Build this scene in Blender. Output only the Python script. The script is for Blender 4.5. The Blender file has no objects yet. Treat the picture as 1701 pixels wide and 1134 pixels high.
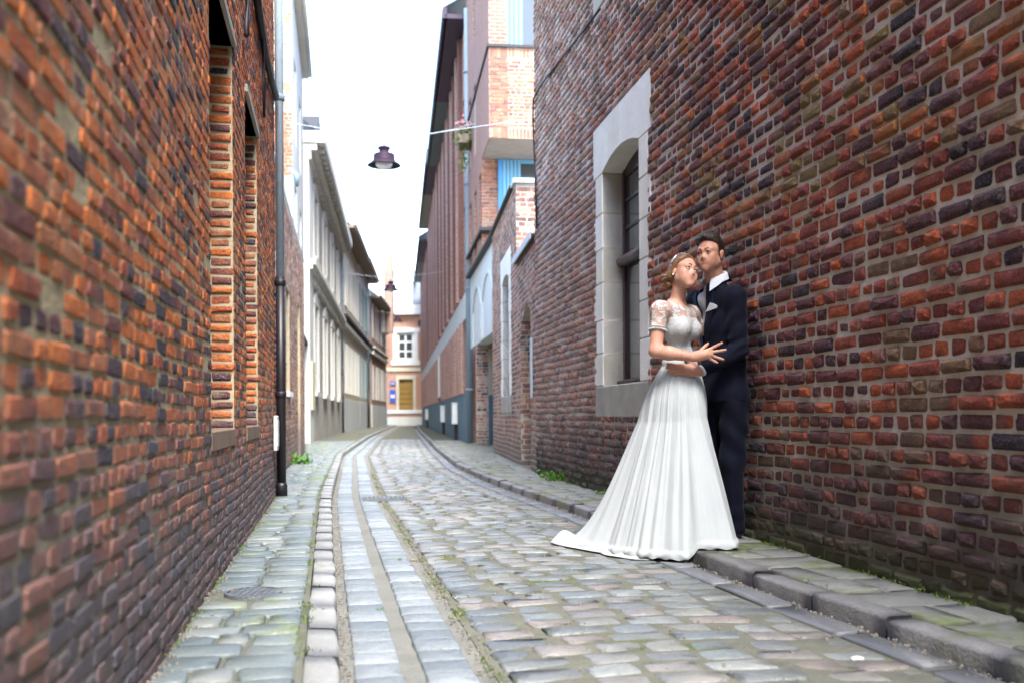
import bpy, math, random
import numpy as np
from mathutils import Matrix, Vector

# ------------------------------------------------------------------ camera, sky, sun, exposure
SC = bpy.context.scene
COL = SC.collection
F, HOR, CX, HC, ROLL = 1654.0, 688.0, 850.5, 0.83, math.radians(0.35)
cam_d = bpy.data.cameras.new('camera'); cam = bpy.data.objects.new('camera', cam_d); COL.objects.link(cam)
cam_d.sensor_width = 36.0; cam_d.lens = 36.0 * F / 1701.0
cam_d.shift_y = (HOR - 567.0) / 1701.0
cam_d.clip_start = 0.05; cam_d.clip_end = 600
cam.matrix_world = Matrix.Translation((0, 0, HC)) @ Matrix.Rotation(math.pi / 2, 4, 'X') @ Matrix.Rotation(-ROLL, 4, 'Z')
cam_d.dof.use_dof = True; cam_d.dof.focus_distance = 5.9; cam_d.dof.aperture_fstop = 2.3
SC.camera = cam
SUN_EL, SUN_AZ = math.radians(57), math.radians(164)     # azimuth: clockwise from +Y
world = bpy.data.worlds.new('World'); SC.world = world; world.use_nodes = True
wn = world.node_tree; sky = wn.nodes.new('ShaderNodeTexSky'); sky.sky_type = 'NISHITA'; sky.sun_disc = False
sky.sun_elevation = SUN_EL; sky.sun_rotation = SUN_AZ; sky.air_density = 1.0; sky.dust_density = 1.5; sky.ozone_density = 1.0
bg = wn.nodes['Background']; bg.inputs[1].default_value = 0.15
wn.links.new(sky.outputs[0], bg.inputs[0])
sun_d = bpy.data.lights.new('sun', 'SUN'); sun = bpy.data.objects.new('sun', sun_d); COL.objects.link(sun)
sun_d.energy = 1.5; sun_d.angle = math.radians(22); sun_d.color = (1.0, 0.975, 0.94)
sd = Vector((math.sin(SUN_AZ) * math.cos(SUN_EL), math.cos(SUN_AZ) * math.cos(SUN_EL), math.sin(SUN_EL)))
sun.rotation_euler = sd.to_track_quat('Z', 'Y').to_euler()
SC.view_settings.view_transform = 'Standard'; SC.view_settings.look = 'None'
SC.view_settings.gamma = 1.0; SC.view_settings.use_curve_mapping = False
SC.view_settings.exposure = 2.95
SC.render.engine = 'CYCLES'
SC.cycles.use_denoising = True; SC.cycles.max_bounces = 6; SC.cycles.diffuse_bounces = 4
SC.cycles.transparent_max_bounces = 12; SC.cycles.sample_clamp_indirect = 8

rng = np.random.default_rng(7); random.seed(5)
PAV = 0.07                                               # pavement height above the road

def at(px, py, Y):
    dx, dy = px - CX, HOR - py
    c, s = math.cos(ROLL), math.sin(ROLL)
    x, y = dx * c + dy * s, -dx * s + dy * c
    return np.array([x * Y / F, Y, HC + y * Y / F])

def project(P):
    P = np.asarray(P); Y = np.maximum(P[..., 1], .01)
    return CX + F * P[..., 0] / Y, HOR - F * (P[..., 2] - HC) / Y

# ------------------------------------------------------------------ materials
class Mt:
    def __init__(s, name):
        s.m = bpy.data.materials.new(name); s.m.use_nodes = True; s.t = s.m.node_tree
        s.b = s.t.nodes['Principled BSDF']; s._pos = None
    def n(s, typ, ins=None, **kw):
        nd = s.t.nodes.new('ShaderNode' + typ)
        for k, v in kw.items(): setattr(nd, k, v)
        for k, v in (ins or {}).items():
            if isinstance(v, bpy.types.NodeSocket): s.t.links.new(v, nd.inputs[k])
            else: nd.inputs[k].default_value = v
        return nd
    def set(s, k, v):
        if isinstance(v, bpy.types.NodeSocket): s.t.links.new(v, s.b.inputs[k])
        else: s.b.inputs[k].default_value = v
    def pos(s):
        if not s._pos: s._pos = s.n('NewGeometry')
        return s._pos.outputs['Position']
    def noise(s, scale, detail=3, vec=None, rough=.55, dist=0):
        return s.n('TexNoise', {'Vector': vec or s.pos(), 'Scale': scale, 'Detail': detail, 'Roughness': rough, 'Distortion': dist}).outputs[0]
    def math(s, op, a, b=0.0, clamp=False):
        return s.n('Math', {0: a, 1: b}, operation=op, use_clamp=clamp).outputs[0]
    def rng(s, v, a, b, c=0.0, d=1.0):
        return s.n('MapRange', {0: v, 1: a, 2: b, 3: c, 4: d}, clamp=True).outputs[0]
    def mix(s, f, a, b, bt='MIX'):
        nd = s.t.nodes.new('ShaderNodeMix'); nd.data_type = 'RGBA'; nd.blend_type = bt
        for i, v in ((0, f), (6, a), (7, b)):
            if isinstance(v, bpy.types.NodeSocket): s.t.links.new(v, nd.inputs[i])
            elif i: nd.inputs[i].default_value = (*v, 1)
            else: nd.inputs[i].default_value = v
        return nd.outputs[2]
    def ramp(s, v, stops, interp='LINEAR'):
        nd = s.n('ValToRGB', {0: v}); r = nd.color_ramp; r.interpolation = interp
        while len(r.elements) < len(stops): r.elements.new(0.5)
        for e, (p, c) in zip(r.elements, stops): e.position = p; e.color = (*c, 1)
        return nd.outputs[0]
    def rand(s):
        s.pos(); oi = s.n('ObjectInfo')
        return s.math('FRACT', s.math('ADD', oi.outputs['Random'], s._pos.outputs['Random Per Island']))
    def bump(s, h, strength=.5, dist=.01):
        nd = s.n('Bump', {'Height': h, 'Strength': strength, 'Distance': dist}); s.set('Normal', nd.outputs[0])

def brick_mat(name, stops, fine=.35, dust=(.42, .38, .3), grime=(.05, .045, .05), gz=(0.1, 1.1), bias=.5, seedo=0.0, dustamt=.45, pale=None, gold=None, mossz=None, sat=1.0, weather=None):
    m = Mt(name)
    v = m.n('VectorMath', {0: m.pos(), 1: (seedo, seedo, seedo)}, operation='ADD').outputs[0]
    big = m.math('ADD', m.rng(m.noise(.9, 2, v), .3, .7, -bias / 2, bias / 2), m.rng(m.noise(3.1, 2, v), .35, .65, -bias * .3, bias * .3))
    r = m.math('ADD', m.rand(), big, True)
    c = m.ramp(r, stops)
    f1 = m.noise(24, 5, v, .7); f2 = m.noise(95, 4, v, .75)
    c = m.mix(m.rng(f1, .42, .66, 0, .8), c, m.mix(.62, c, (.03, .02, .025)))
    c = m.mix(m.rng(f2, .52, .64, 0, fine), c, dust)
    c = m.mix(m.rng(f2, .46, .36, 0, .75), c, m.mix(.75, c, (.02, .015, .018)))
    sp = m.noise(7, 4, v, .65)
    c = m.mix(m.rng(sp, .56, .66, 0, dustamt), c, dust)
    if gold: 
        g = m.noise(1.3, 3, v); c = m.mix(m.math('MULTIPLY', m.math('MULTIPLY', m.rng(g, .5, .62, 0, .6), m.rng(m.n('SeparateXYZ', {0: m.pos()}).outputs[2], 1.7, 2.2)), m.rng(m.rand(), .5, .7)), c, gold)
    if weather:
        yy = m.math('ADD', m.n('SeparateXYZ', {0: m.pos()}).outputs[1], m.rng(m.noise(3, 4), 0, 1, -1.5, 1.5))
        c = m.mix(m.rng(yy, 7, 11.5, 0, .5), c, weather)
    if grime:
        z = m.n('SeparateXYZ', {0: m.pos()}).outputs[2]
        zz = m.math('ADD', z, m.rng(m.noise(2.2, 4), 0, 1, -.45, .45))
        c = m.mix(m.rng(zz, gz[0], gz[1], .88, 0), c, m.mix(f1, grime, tuple(x * 2.6 for x in grime)))
        if mossz:
            mz = m.math('ADD', z, m.rng(m.noise(6, 4), 0, 1, -.2, .2))
            c = m.mix(m.rng(mz, mossz * .3, mossz, .75, 0), c, (.05, .065, .02))
    m.set('Base Color', c); m.set('Roughness', .88); m.set('Specular IOR Level', .25)
    h = m.math('ADD', m.math('MULTIPLY', m.noise(45, 5, v, .7), 1.0), m.math('MULTIPLY', f2, .5))
    m.bump(h, 1.0, .007)
    return m.m

def surf(name, a, b, nscale=3.0, rough=.8, bump=.3, bscale=60, bdist=.004, metal=0, vary=.0, moss=0, mosscol=(.07, .1, .02), grime=None, streak=False, spec=.3, stops=None, mosssc=1.6):
    m = Mt(name)
    v = m.pos()
    if streak: v = m.n('Mapping', {'Vector': m.pos(), 'Scale': (1, 1, .12)}).outputs[0]
    n1 = m.rng(m.noise(nscale, 5, v, .6), .3, .7)
    if stops:
        c = m.ramp(m.rand(), stops); c = m.mix(m.rng(n1, 0, 1, 0, .5), c, b)
    else: c = m.mix(n1, a, b)
    if vary: c = m.mix(vary, c, m.ramp(m.rand(), [(0, (.0, .0, .0)), (1, (1, 1, 1))]), 'OVERLAY')
    f2 = m.noise(bscale, 4)
    c = m.mix(m.rng(f2, .35, .8, 0, .35), c, tuple(x * .45 for x in a))
    if moss:
        mm = m.rng(m.noise(mosssc, 5, None, .7), .62 - moss * .2, .72 - moss * .2, 0, .85)
        c = m.mix(mm, c, mosscol)
    if grime:
        zz = m.math('ADD', m.n('SeparateXYZ', {0: m.pos()}).outputs[2], m.rng(m.noise(2.2, 4), 0, 1, -.45, .45)); c = m.mix(m.rng(zz, grime[1], grime[2], .9, 0), c, grime[0])
    m.set('Base Color', c); m.set('Roughness', m.rng(f2, .3, .7, rough - .08, rough + .08)); m.set('Metallic', metal); m.set('Specular IOR Level', spec)
    if bump: m.bump(m.math('ADD', f2, m.math('MULTIPLY', m.noise(bscale * .25, 4), 1.2)), bump, bdist)
    return m.m

def wallbrick(name, c1, c2, mortar, pale=(.4, .35, .3)):
    """Brickwork too far away to tell the bricks apart: courses in the wall's own metres."""
    m = Mt(name)
    tc = m.n('TexCoord').outputs['Object']; sp = m.n('SeparateXYZ', {0: tc})
    u = m.math('ADD', sp.outputs[0], sp.outputs[1])
    vec = m.n('CombineXYZ', {0: u, 1: sp.outputs[2]}).outputs[0]
    br = m.n('TexBrick', {'Vector': vec, 'Color1': (*c1, 1), 'Color2': (*c2, 1), 'Mortar': (*mortar, 1), 'Scale': 1.0, 'Mortar Size': .009, 'Brick Width': .23, 'Row Height': .078, 'Bias': 0.0})
    c = m.mix(m.rng(m.noise(1.1, 4), .4, .7, 0, .5), br.outputs[0], pale)
    c = m.mix(m.rng(m.noise(14, 3), .35, .75, 0, .5), c, tuple(x * .4 for x in c1))
    m.set('Base Color', c); m.set('Roughness', .9); m.bump(m.math('SUBTRACT', m.noise(40), br.outputs[1]), .6, .008)
    return m.m

def plain(name, c, rough=.5, metal=0, spec=.5, **kw):
    m = Mt(name); m.set('Base Color', (*c, 1)); m.set('Roughness', rough); m.set('Metallic', metal); m.set('Specular IOR Level', spec)
    for k, v in kw.items(): m.set(k.replace('_', ' '), v)
    return m.m

MAT = {}
MAT['brickL'] = brick_mat('left_brick', [(0, (.04, .038, .055)), (.1, (.09, .045, .06)), (.25, (.2, .06, .05)), (.38, (.42, .095, .03)), (.56, (.6, .16, .03)), (.8, (.55, .16, .045)), (.93, (.22, .075, .06)), (1, (.42, .15, .06))],
    dust=(.45, .38, .27), grime=(.06, .056, .064), gz=(.35, 1.0), bias=.45, seedo=13.0, dustamt=.2)
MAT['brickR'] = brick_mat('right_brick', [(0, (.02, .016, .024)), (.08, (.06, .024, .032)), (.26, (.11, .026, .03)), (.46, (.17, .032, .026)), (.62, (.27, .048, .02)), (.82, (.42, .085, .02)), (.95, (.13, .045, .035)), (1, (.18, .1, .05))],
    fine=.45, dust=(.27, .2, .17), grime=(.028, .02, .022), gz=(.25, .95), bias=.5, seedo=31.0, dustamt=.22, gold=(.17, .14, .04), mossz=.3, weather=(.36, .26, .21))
MAT['brickR2'] = brick_mat('pale_old_brick', [(0, (.07, .05, .055)), (.2, (.2, .09, .07)), (.5, (.36, .15, .1)), (.8, (.48, .24, .14)), (1, (.45, .35, .28))], dust=(.5, .44, .36), grime=(.09, .075, .06), gz=(.1, .7), seedo=11., dustamt=.7)
MAT['brickN'] = brick_mat('salmon_brick', [(0, (.2, .09, .07)), (.3, (.36, .14, .085)), (.7, (.44, .18, .1)), (1, (.36, .25, .17))], dust=(.36, .29, .23), grime=None, seedo=51., dustamt=.3)
MAT['brickW'] = brick_mat('limewashed_brick', [(0, (.3, .22, .17)), (.3, (.42, .37, .3)), (.93, (.5, .45, .37)), (1, (.5, .2, .1))], dust=(.6, .56, .5), grime=None, seedo=71., dustamt=.3)
MAT['brickO'] = brick_mat('orange_brick', [(0, (.38, .1, .045)), (1, (.5, .16, .075))], dust=(.6, .4, .3), grime=None, seedo=91., dustamt=.3)
MAT['mortarL'] = surf('left_mortar', (.48, .42, .28), (.36, .3, .19), 3, .95, .7, 55, .006, spec=.1, grime=((.14, .13, .125), .35, 1.0))
MAT['mortarR'] = surf('right_mortar', (.6, .54, .47), (.42, .37, .32), 3, .95, .7, 55, .006, spec=.1, grime=((.09, .08, .07), .15, .8))
MAT['mortarP'] = surf('pale_mortar', (.5, .45, .38), (.4, .35, .3), 3, .95, .6, 55, .01, spec=.1)
MAT['lime'] = surf('limestone', (.85, .83, .75), (.66, .64, .56), 2.2, .8, .4, 70, .004, vary=.22)
MAT['limedirty'] = surf('sill_stone', (.42, .4, .34), (.27, .25, .21), 3, .85, .4, 70, .004)
MAT['sillbrown'] = surf('weathered_sill', (.24, .17, .12), (.15, .1, .075), 4, .9, .5, 60)
MAT['cobble'] = surf('cobblestone', (.19, .2, .19), (.1, .11, .11), 9, .44, .8, 60, .007, spec=.6, moss=.04,
    stops=[(0, (.1, .115, .12)), (.25, (.17, .18, .175)), (.5, (.22, .22, .2)), (.72, (.24, .195, .175)), (.8, (.14, .165, .18)), (1, (.3, .31, .29))])
MAT['sett'] = surf('granite_sett', (.26, .29, .31), (.13, .15, .165), 26, .56, .8, 90, .006, spec=.5,
    stops=[(0, (.13, .155, .17)), (.5, (.21, .235, .245)), (1, (.3, .325, .335))])
MAT['paver'] = surf('pavement_sett', (.2, .225, .215), (.13, .155, .145), 8, .46, .6, 80, .005, spec=.5, moss=.45, mosscol=(.15, .185, .06),
    stops=[(0, (.1, .125, .13)), (.5, (.16, .185, .18)), (.8, (.2, .205, .18)), (1, (.25, .275, .27))])
MAT['kerb'] = surf('kerb_granite', (.33, .33, .31), (.24, .24, .23), 6, .6, .6, 90, .006, spec=.4, vary=.12, moss=.2, mosscol=(.12, .13, .06))
MAT['kerbdark'] = surf('worn_kerb', (.2, .195, .19), (.13, .125, .125), 6, .6, .6, 90, .006, spec=.4, vary=.12, moss=.35, mosscol=(.1, .11, .045))
MAT['slab'] = surf('pavement_slab', (.2, .2, .18), (.13, .13, .12), 4, .65, .7, 60, .006, vary=.12, moss=.55, mosscol=(.09, .115, .035), mosssc=2.2, spec=.4)
MAT['gslab'] = surf('gutter_slab', (.16, .165, .17), (.1, .105, .115), 3, .5, .5, 60, .004, vary=.2, spec=.5)
MAT['joint'] = surf('sandy_joint', (.15, .15, .115), (.1, .1, .08), 5, .92, .8, 90, .006, moss=.3, mosscol=(.07, .09, .02), spec=.2)
MAT['jointd'] = surf('dark_joint', (.09, .085, .07), (.05, .05, .04), 5, .92, .9, 90, .01, moss=.4, spec=.2)
MAT['gmort'] = surf('gutter_mortar', (.2, .2, .18), (.14, .14, .125), 5, .9, .8, 90, .006, spec=.2)
MAT['farroad'] = surf('far_paving', (.32, .31, .29), (.24, .235, .22), 1.5, .6, .8, 9, .03)
MAT['zinc'] = surf('zinc_blue', (.22, .29, .335), (.18, .24, .28), 4, .6, .1, 30, .002, metal=0, streak=True)
MAT['zincp'] = surf('pale_zinc', (.4, .5, .56), (.34, .43, .49), 4, .55, .1, 30, .002, streak=True)
MAT['iron'] = plain('black_iron', (.012, .009, .012), .45)
MAT['purple'] = plain('lantern_purple', (.018, .006, .016), .6, 0, .2)
MAT['globe'] = plain('lantern_globe', (.75, .78, .75), .25, Transmission_Weight=.4)
MAT['cable'] = plain('black_cable', (.008, .006, .01), .6)
MAT['wood'] = surf('maroon_wood', (.055, .028, .034), (.03, .016, .02), 5, .5, .15, 40, .002, spec=.5)
MAT['glass'] = plain('window_glass', (.05, .06, .065), .08, spec=.9)
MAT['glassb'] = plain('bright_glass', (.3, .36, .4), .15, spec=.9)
MAT['curtain'] = surf('net_curtain', (.35, .38, .38), (.2, .23, .24), 6, .8, 0, 40)
MAT['tar'] = plain('dark_coping', (.03, .028, .03), .7)
MAT['coping'] = plain('grey_coping', (.45, .5, .52), .5)
MAT['white'] = surf('white_paint', (.78, .78, .74), (.68, .68, .63), 2, .7, .1, 40)
MAT['cream'] = surf('cream_render', (.66, .6, .44), (.56, .51, .38), 1.5, .8, .15, 30)
MAT['pale'] = surf('pale_render', (.68, .67, .6), (.56, .55, .49), 1.5, .85, .2, 30, streak=True)
MAT['greyr'] = surf('grey_render', (.6, .61, .58), (.5, .52, .5), 1.2, .85, .2, 30, streak=True)
MAT['panelb'] = surf('bluegrey_panel', (.66, .69, .67), (.58, .61, .6), 1.5, .7, .1, 30)
MAT['bluep'] = surf('blue_plinth', (.13, .22, .28), (.1, .17, .22), 2, .7, .2, 30)
MAT['shut'] = plain('blue_shutter', (.06, .27, .62), .45)
MAT['shutl'] = plain('light_blue_slat', (.14, .38, .6), .4)
MAT['soffit'] = plain('purple_soffit', (.035, .018, .04), .6)
MAT['soffg'] = plain('greygreen_soffit', (.07, .1, .1), .6)
MAT['soffo'] = plain('olive_soffit', (.2, .19, .14), .6)
MAT['brownb'] = plain('brown_board', (.2, .15, .1), .7)
MAT['door'] = surf('yellow_door', (.33, .2, .05), (.27, .16, .04), 3, .6, .1, 40)
MAT['slate'] = surf('slate_roof', (.13, .155, .18), (.1, .12, .14), 2, .6, .3, 20)
MAT['bluesign'] = plain('blue_enamel', (.05, .1, .45), .4)
MAT['wbL'] = wallbrick('brown_brickwork', (.36, .2, .14), (.26, .15, .11), (.36, .32, .26), (.3, .24, .2))
MAT['wbR'] = wallbrick('mauve_brickwork', (.33, .14, .095), (.26, .11, .075), (.42, .34, .28), (.36, .24, .19))
MAT['brickpier'] = wallbrick('light_pier_brick', (.38, .19, .14), (.3, .15, .11), (.45, .37, .31), (.42, .29, .24))
MAT['brickdark'] = wallbrick('dark_pier_brick', (.17, .055, .04), (.13, .045, .035), (.2, .15, .12), (.2, .1, .08))
MAT['wbE'] = wallbrick('salmon_brickwork', (.6, .27, .16), (.5, .22, .13), (.6, .5, .4), (.6, .35, .25))
MAT['wbS'] = wallbrick('grey_stonework', (.46, .42, .36), (.37, .34, .29), (.5, .46, .4), (.55, .51, .45))
MAT['leaf'] = surf('weed_leaf', (.1, .25, .03), (.06, .16, .02), 20, .55, 0, 40, vary=.2)
MAT['petal'] = plain('pink_petal', (.8, .2, .42), .6)
MAT['leather'] = plain('black_leather', (.01, .01, .01), .35)
MAT['castiron'] = surf('cast_iron', (.22, .24, .25), (.15, .16, .17), 20, .5, .8, 130, .006, metal=.5)

# ------------------------------------------------------------------ objects
def link(o, parent=None, label=None, cat=None, group=None, kind=None):
    COL.objects.link(o)
    if parent is not None: o.parent = parent
    if label: o['label'] = label
    if cat: o['category'] = cat
    if group: o['group'] = group
    if kind: o['kind'] = kind
    return o
def thing(name, label, cat, loc=(0, 0, 0), rz=0, group=None):
    o = bpy.data.objects.new(name, None); o.location = loc; o.rotation_euler = (0, 0, rz); o.empty_display_size = .2
    return link(o, None, label, cat, group)
def meshobj(name, verts, faces, mat, parent=None, smooth=False, **kw):
    me = bpy.data.meshes.new(name); me.from_pydata([tuple(map(float, v)) for v in verts] if not isinstance(verts, list) else verts, [], faces if isinstance(faces, list) else faces.tolist())
    if smooth: me.polygons.foreach_set('use_smooth', [True] * len(me.polygons))
    if mat is not None: me.materials.append(mat)
    me.update()
    return link(bpy.data.objects.new(name, me), parent, **kw)
def npmesh(name, V, Fa, mat, smooth=True):
    """fast mesh from arrays; Fa (n,3) or (n,4)"""
    me = bpy.data.meshes.new(name); k = Fa.shape[1]
    me.vertices.add(len(V)); me.vertices.foreach_set('co', np.ascontiguousarray(V, np.float32).ravel())
    me.loops.add(Fa.size); me.loops.foreach_set('vertex_index', np.ascontiguousarray(Fa, np.int32).ravel())
    me.polygons.add(len(Fa)); me.polygons.foreach_set('loop_start', np.arange(0, Fa.size, k, dtype=np.int32))
    me.polygons.foreach_set('loop_total', np.full(len(Fa), k, np.int32))
    me.polygons.foreach_set('use_smooth', np.full(len(Fa), smooth))
    if mat is not None: me.materials.append(mat)
    me.update(calc_edges=True); me.validate(); return me
def npobj(name, V, Fa, mat, parent=None, smooth=True, **kw):
    return link(bpy.data.objects.new(name, npmesh(name, V, Fa, mat, smooth)), parent, **kw)

class MB:
    def __init__(s): s.v = []; s.f = []
    def add(s, vs, fs):
        o = len(s.v); s.v += [tuple(map(float, v)) for v in vs]; s.f += [tuple(i + o for i in f) for f in fs]; return s
    def box(s, x0, x1, y0, y1, z0, z1, b=0.0):
        x0, x1 = min(x0, x1), max(x0, x1); y0, y1 = min(y0, y1), max(y0, y1)
        if b <= 0:
            vs = [(x, y, z) for z in (z0, z1) for y in (y0, y1) for x in (x0, x1)]
            return s.add(vs, [(0, 2, 3, 1), (4, 5, 7, 6), (0, 1, 5, 4), (2, 6, 7, 3), (0, 4, 6, 2), (1, 3, 7, 5)])
        vs = []; idx = {}
        for i, x in enumerate((x0, x1)):
            for j, y in enumerate((y0, y1)):
                for k, z in enumerate((z0, z1)):
                    xi, yi, zi = x + (b if i == 0 else -b), y + (b if j == 0 else -b), z + (b if k == 0 else -b)
                    idx[i, j, k] = len(vs); vs += [(x, yi, zi), (xi, y, zi), (xi, yi, z)]
        g = lambda i, j, k, a: idx[i, j, k] + a
        fs = []
        for i in (0, 1): fs.append((g(i,0,0,0), g(i,1,0,0), g(i,1,1,0), g(i,0,1,0)))
        for j in (0, 1): fs.append((g(0,j,0,1), g(1,j,0,1), g(1,j,1,1), g(0,j,1,1)))
        for k in (0, 1): fs.append((g(0,0,k,2), g(1,0,k,2), g(1,1,k,2), g(0,1,k,2)))
        for j in (0, 1):
            for k in (0, 1): fs.append((g(0,j,k,1), g(1,j,k,1), g(1,j,k,2), g(0,j,k,2)))
        for i in (0, 1):
            for k in (0, 1): fs.append((g(i,0,k,0), g(i,1,k,0), g(i,1,k,2), g(i,0,k,2)))
            for j in (0, 1): fs.append((g(i,j,0,0), g(i,j,1,0), g(i,j,1,1), g(i,j,0,1)))
        for c in idx.values(): fs.append((c, c + 1, c + 2))
        return s.add(vs, fs)
    def prism(s, poly, y0, y1):
        n = len(poly)
        vs = [(x, y0, z) for x, z in poly] + [(x, y1, z) for x, z in poly]
        return s.add(vs, [tuple(range(n)), tuple(range(2 * n - 1, n - 1, -1))] + [(i, (i + 1) % n, (i + 1) % n + n, i + n) for i in range(n)])
    def hprism(s, poly, z0, z1):
        n = len(poly)
        vs = [(x, y, z0) for x, y in poly] + [(x, y, z1) for x, y in poly]
        return s.add(vs, [tuple(range(n)), tuple(range(2 * n - 1, n - 1, -1))] + [(i, (i + 1) % n, (i + 1) % n + n, i + n) for i in range(n)])
    def tube(s, pts, r, n=10, caps=True):
        pts = [Vector(p) for p in pts]; rs = [float(x) for x in r] if isinstance(r, (list, tuple)) else [float(r)] * len(pts)
        up = Vector((0, 0, 1)); vs = []
        for i, p in enumerate(pts):
            d = (pts[min(i + 1, len(pts) - 1)] - pts[max(i - 1, 0)]).normalized()
            a = d.cross(up if abs(d.z) < .95 else Vector((1, 0, 0))).normalized(); b = d.cross(a)
            vs += [p + rs[i] * (a * math.cos(t) + b * math.sin(t)) for t in (2 * math.pi * k / n for k in range(n))]
        fs = [(i * n + k, i * n + (k + 1) % n, (i + 1) * n + (k + 1) % n, (i + 1) * n + k) for i in range(len(pts) - 1) for k in range(n)]
        if caps: fs += [tuple(range(n - 1, -1, -1)), tuple(range((len(pts) - 1) * n, len(pts) * n))]
        return s.add(vs, fs)
    def lathe(s, prof, c=(0, 0, 0), n=28):
        vs = [(c[0] + r * math.cos(2 * math.pi * k / n), c[1] + r * math.sin(2 * math.pi * k / n), c[2] + z) for r, z in prof for k in range(n)]
        return s.add(vs, [(i * n + k, i * n + (k + 1) % n, (i + 1) * n + (k + 1) % n, (i + 1) * n + k) for i in range(len(prof) - 1) for k in range(n)])
    def ball(s, c, r, n=8):
        rr = (r, r, r) if not hasattr(r, '__len__') else r
        vs = []; 
        for i in range(n + 1):
            for k in range(2 * n):
                a, b = math.pi * i / n, math.pi * k / n
                vs.append((c[0] + rr[0] * math.sin(a) * math.cos(b), c[1] + rr[1] * math.sin(a) * math.sin(b), c[2] + rr[2] * math.cos(a)))
        return s.add(vs, [(i * 2 * n + k, i * 2 * n + (k + 1) % (2 * n), (i + 1) * 2 * n + (k + 1) % (2 * n), (i + 1) * 2 * n + k) for i in range(n) for k in range(2 * n)])
    def build(s, name, mat, parent=None, smooth=False, **kw):
        return meshobj(name, s.v, s.f, mat, parent, smooth, **kw)

# ------------------------------------------------------------------ stones and bricks
_U = np.array([(-1, -1), (1, -1), (1, -1), (1, 1), (1, 1), (-1, 1), (-1, 1), (-1, -1)], float)
_CX = np.array([1, 1, 0, 0, 1, 1, 0, 0], float)          # which points step back from the corner along a
def _sf():
    f = []
    for L in (0, 1):
        for k in range(8):
            a, b = L * 8 + k, L * 8 + (k + 1) % 8
            f += [(a, b, b + 8), (a, b + 8, a + 8)]
    f += [(16 + k, 16 + (k + 1) % 8, 24) for k in range(8)]
    return np.array(f)
SF = _sf()
def stone_local(n, w, h, proud, back, inset, corner, jit, dome, R):
    """n rounded stones: local (a, b, c) with c the outward axis."""
    V = np.zeros((n, 25, 3)); w = np.broadcast_to(w, (n,)); h = np.broadcast_to(h, (n,)); proud = np.broadcast_to(proud, (n,))
    cr = corner * (0.6 + 1.2 * R.random((n, 8)))
    ins = np.minimum(inset, np.minimum(w, h) * .25)[:, None]
    for L, (iv, c) in enumerate(((0, -back), (0, proud - inset * .8), (1, proud))):
        j = jit * (R.random((n, 8, 2)) - .5) * (1 if L else 0)
        i_ = ins * (iv * (.7 + .6 * R.random((n, 8))))
        V[:, L * 8:L * 8 + 8, 0] = _U[:, 0] * (w[:, None] / 2 - cr * _CX - i_) + j[..., 0]
        V[:, L * 8:L * 8 + 8, 1] = _U[:, 1] * (h[:, None] / 2 - cr * (1 - _CX) - i_) + j[..., 1]
        V[:, L * 8:L * 8 + 8, 2] = (c if np.isscalar(c) else c[:, None]) + (jit * dome * 22 * (R.random((n, 8)) - .5) if L == 2 else 0)
    V[:, 24, 2] = proud + dome * (.4 + R.random(n)); V[:, 24, :2] = (R.random((n, 2)) - .5) * .2 * np.stack([w, h], 1)
    return V
def lay(parent, wm, C, A, B, N, w, h, name, mat, style, cap=300, seed=0, minshow=4.0, proudv=None):
    """Place stones at local centres C with axes A (width), B (height), N (out). The ones that show largest become objects, the rest one mesh.
    wm: world matrix (numpy 4x4) of the parent."""
    n = len(C); R = np.random.default_rng(seed)
    if n == 0: return
    pr, back, inset, corner, jit, dome = style
    proud = pr * (1 + (1.5 if name == 'brick' else .5) * (R.random(n) - .5)) if proudv is None else proudv
    W = C @ wm[:3, :3].T + wm[:3, 3]; Nw = N @ wm[:3, :3].T
    px, py = project(W); d = W - np.array([0, 0, HC]); dist = np.linalg.norm(d, axis=1)
    facing = np.abs((d * Nw).sum(1)) / dist
    area = w * h * facing / dist ** 2 * F * F
    vis = (px > -30) & (px < 1731) & (py > -30) & (py < 1164) & (W[:, 1] > .3)
    score = np.where(vis, area, 0)
    order = np.argsort(-score); pick = [i for i in order[:cap] if score[i] > minshow * 12]
    pk = np.zeros(n, bool); pk[pick] = True
    # shared mesh variants, by size class
    wc = np.round(w / (.04 if w.mean() < .3 else .12)).astype(int); cache = {}
    for i in pick:
        key = (wc[i], int(R.integers(5)))
        if key not in cache:
            ww = key[0] * (.04 if w.mean() < .3 else .12) or .03
            V = stone_local(1, np.array([ww]), np.array([h.mean()]), np.array([pr]), back, inset, corner, jit, dome, R)[0]
            cache[key] = (npmesh(name, V, SF, mat, name != 'brick'), ww)
        me, ww = cache[key]
        o = bpy.data.objects.new(name, me); link(o, parent)
        flip = 1 if R.random() < .5 else -1
        m = Matrix.Identity(4)
        ax, bx = A[i] * flip * (w[i] / ww), B[i] * flip * (h[i] / h.mean())
        cx = N[i] * (proud[i] / pr if pr > .003 else 1)
        cc = C[i] 
        tilt = (R.random(2) - .5) * (.03)
        cx = cx + A[i] * tilt[0] + B[i] * tilt[1]
        for r in range(3): m[r][0], m[r][1], m[r][2], m[r][3] = ax[r], bx[r], cx[r], cc[r]
        o.matrix_local = m
    rest = ~pk; k = int(rest.sum())
    if k:
        V = stone_local(k, w[rest], h[rest], proud[rest], back, inset, corner, jit, dome, R)
        P = C[rest][:, None] + V[..., 0:1] * A[rest][:, None] + V[..., 1:2] * B[rest][:, None] + V[..., 2:3] * N[rest][:, None]
        Fa = (SF[None] + (np.arange(k) * 25)[:, None, None]).reshape(-1, 3)
        npobj(name + '_rest' if False else {'brick': 'brickwork', 'cobblestone': 'cobbles', 'sett': 'setts', 'paving_slab': 'paving'}.get(name, name + 's'), P.reshape(-1, 3), Fa, mat, parent, name != 'brick', kind='stuff')

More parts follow.
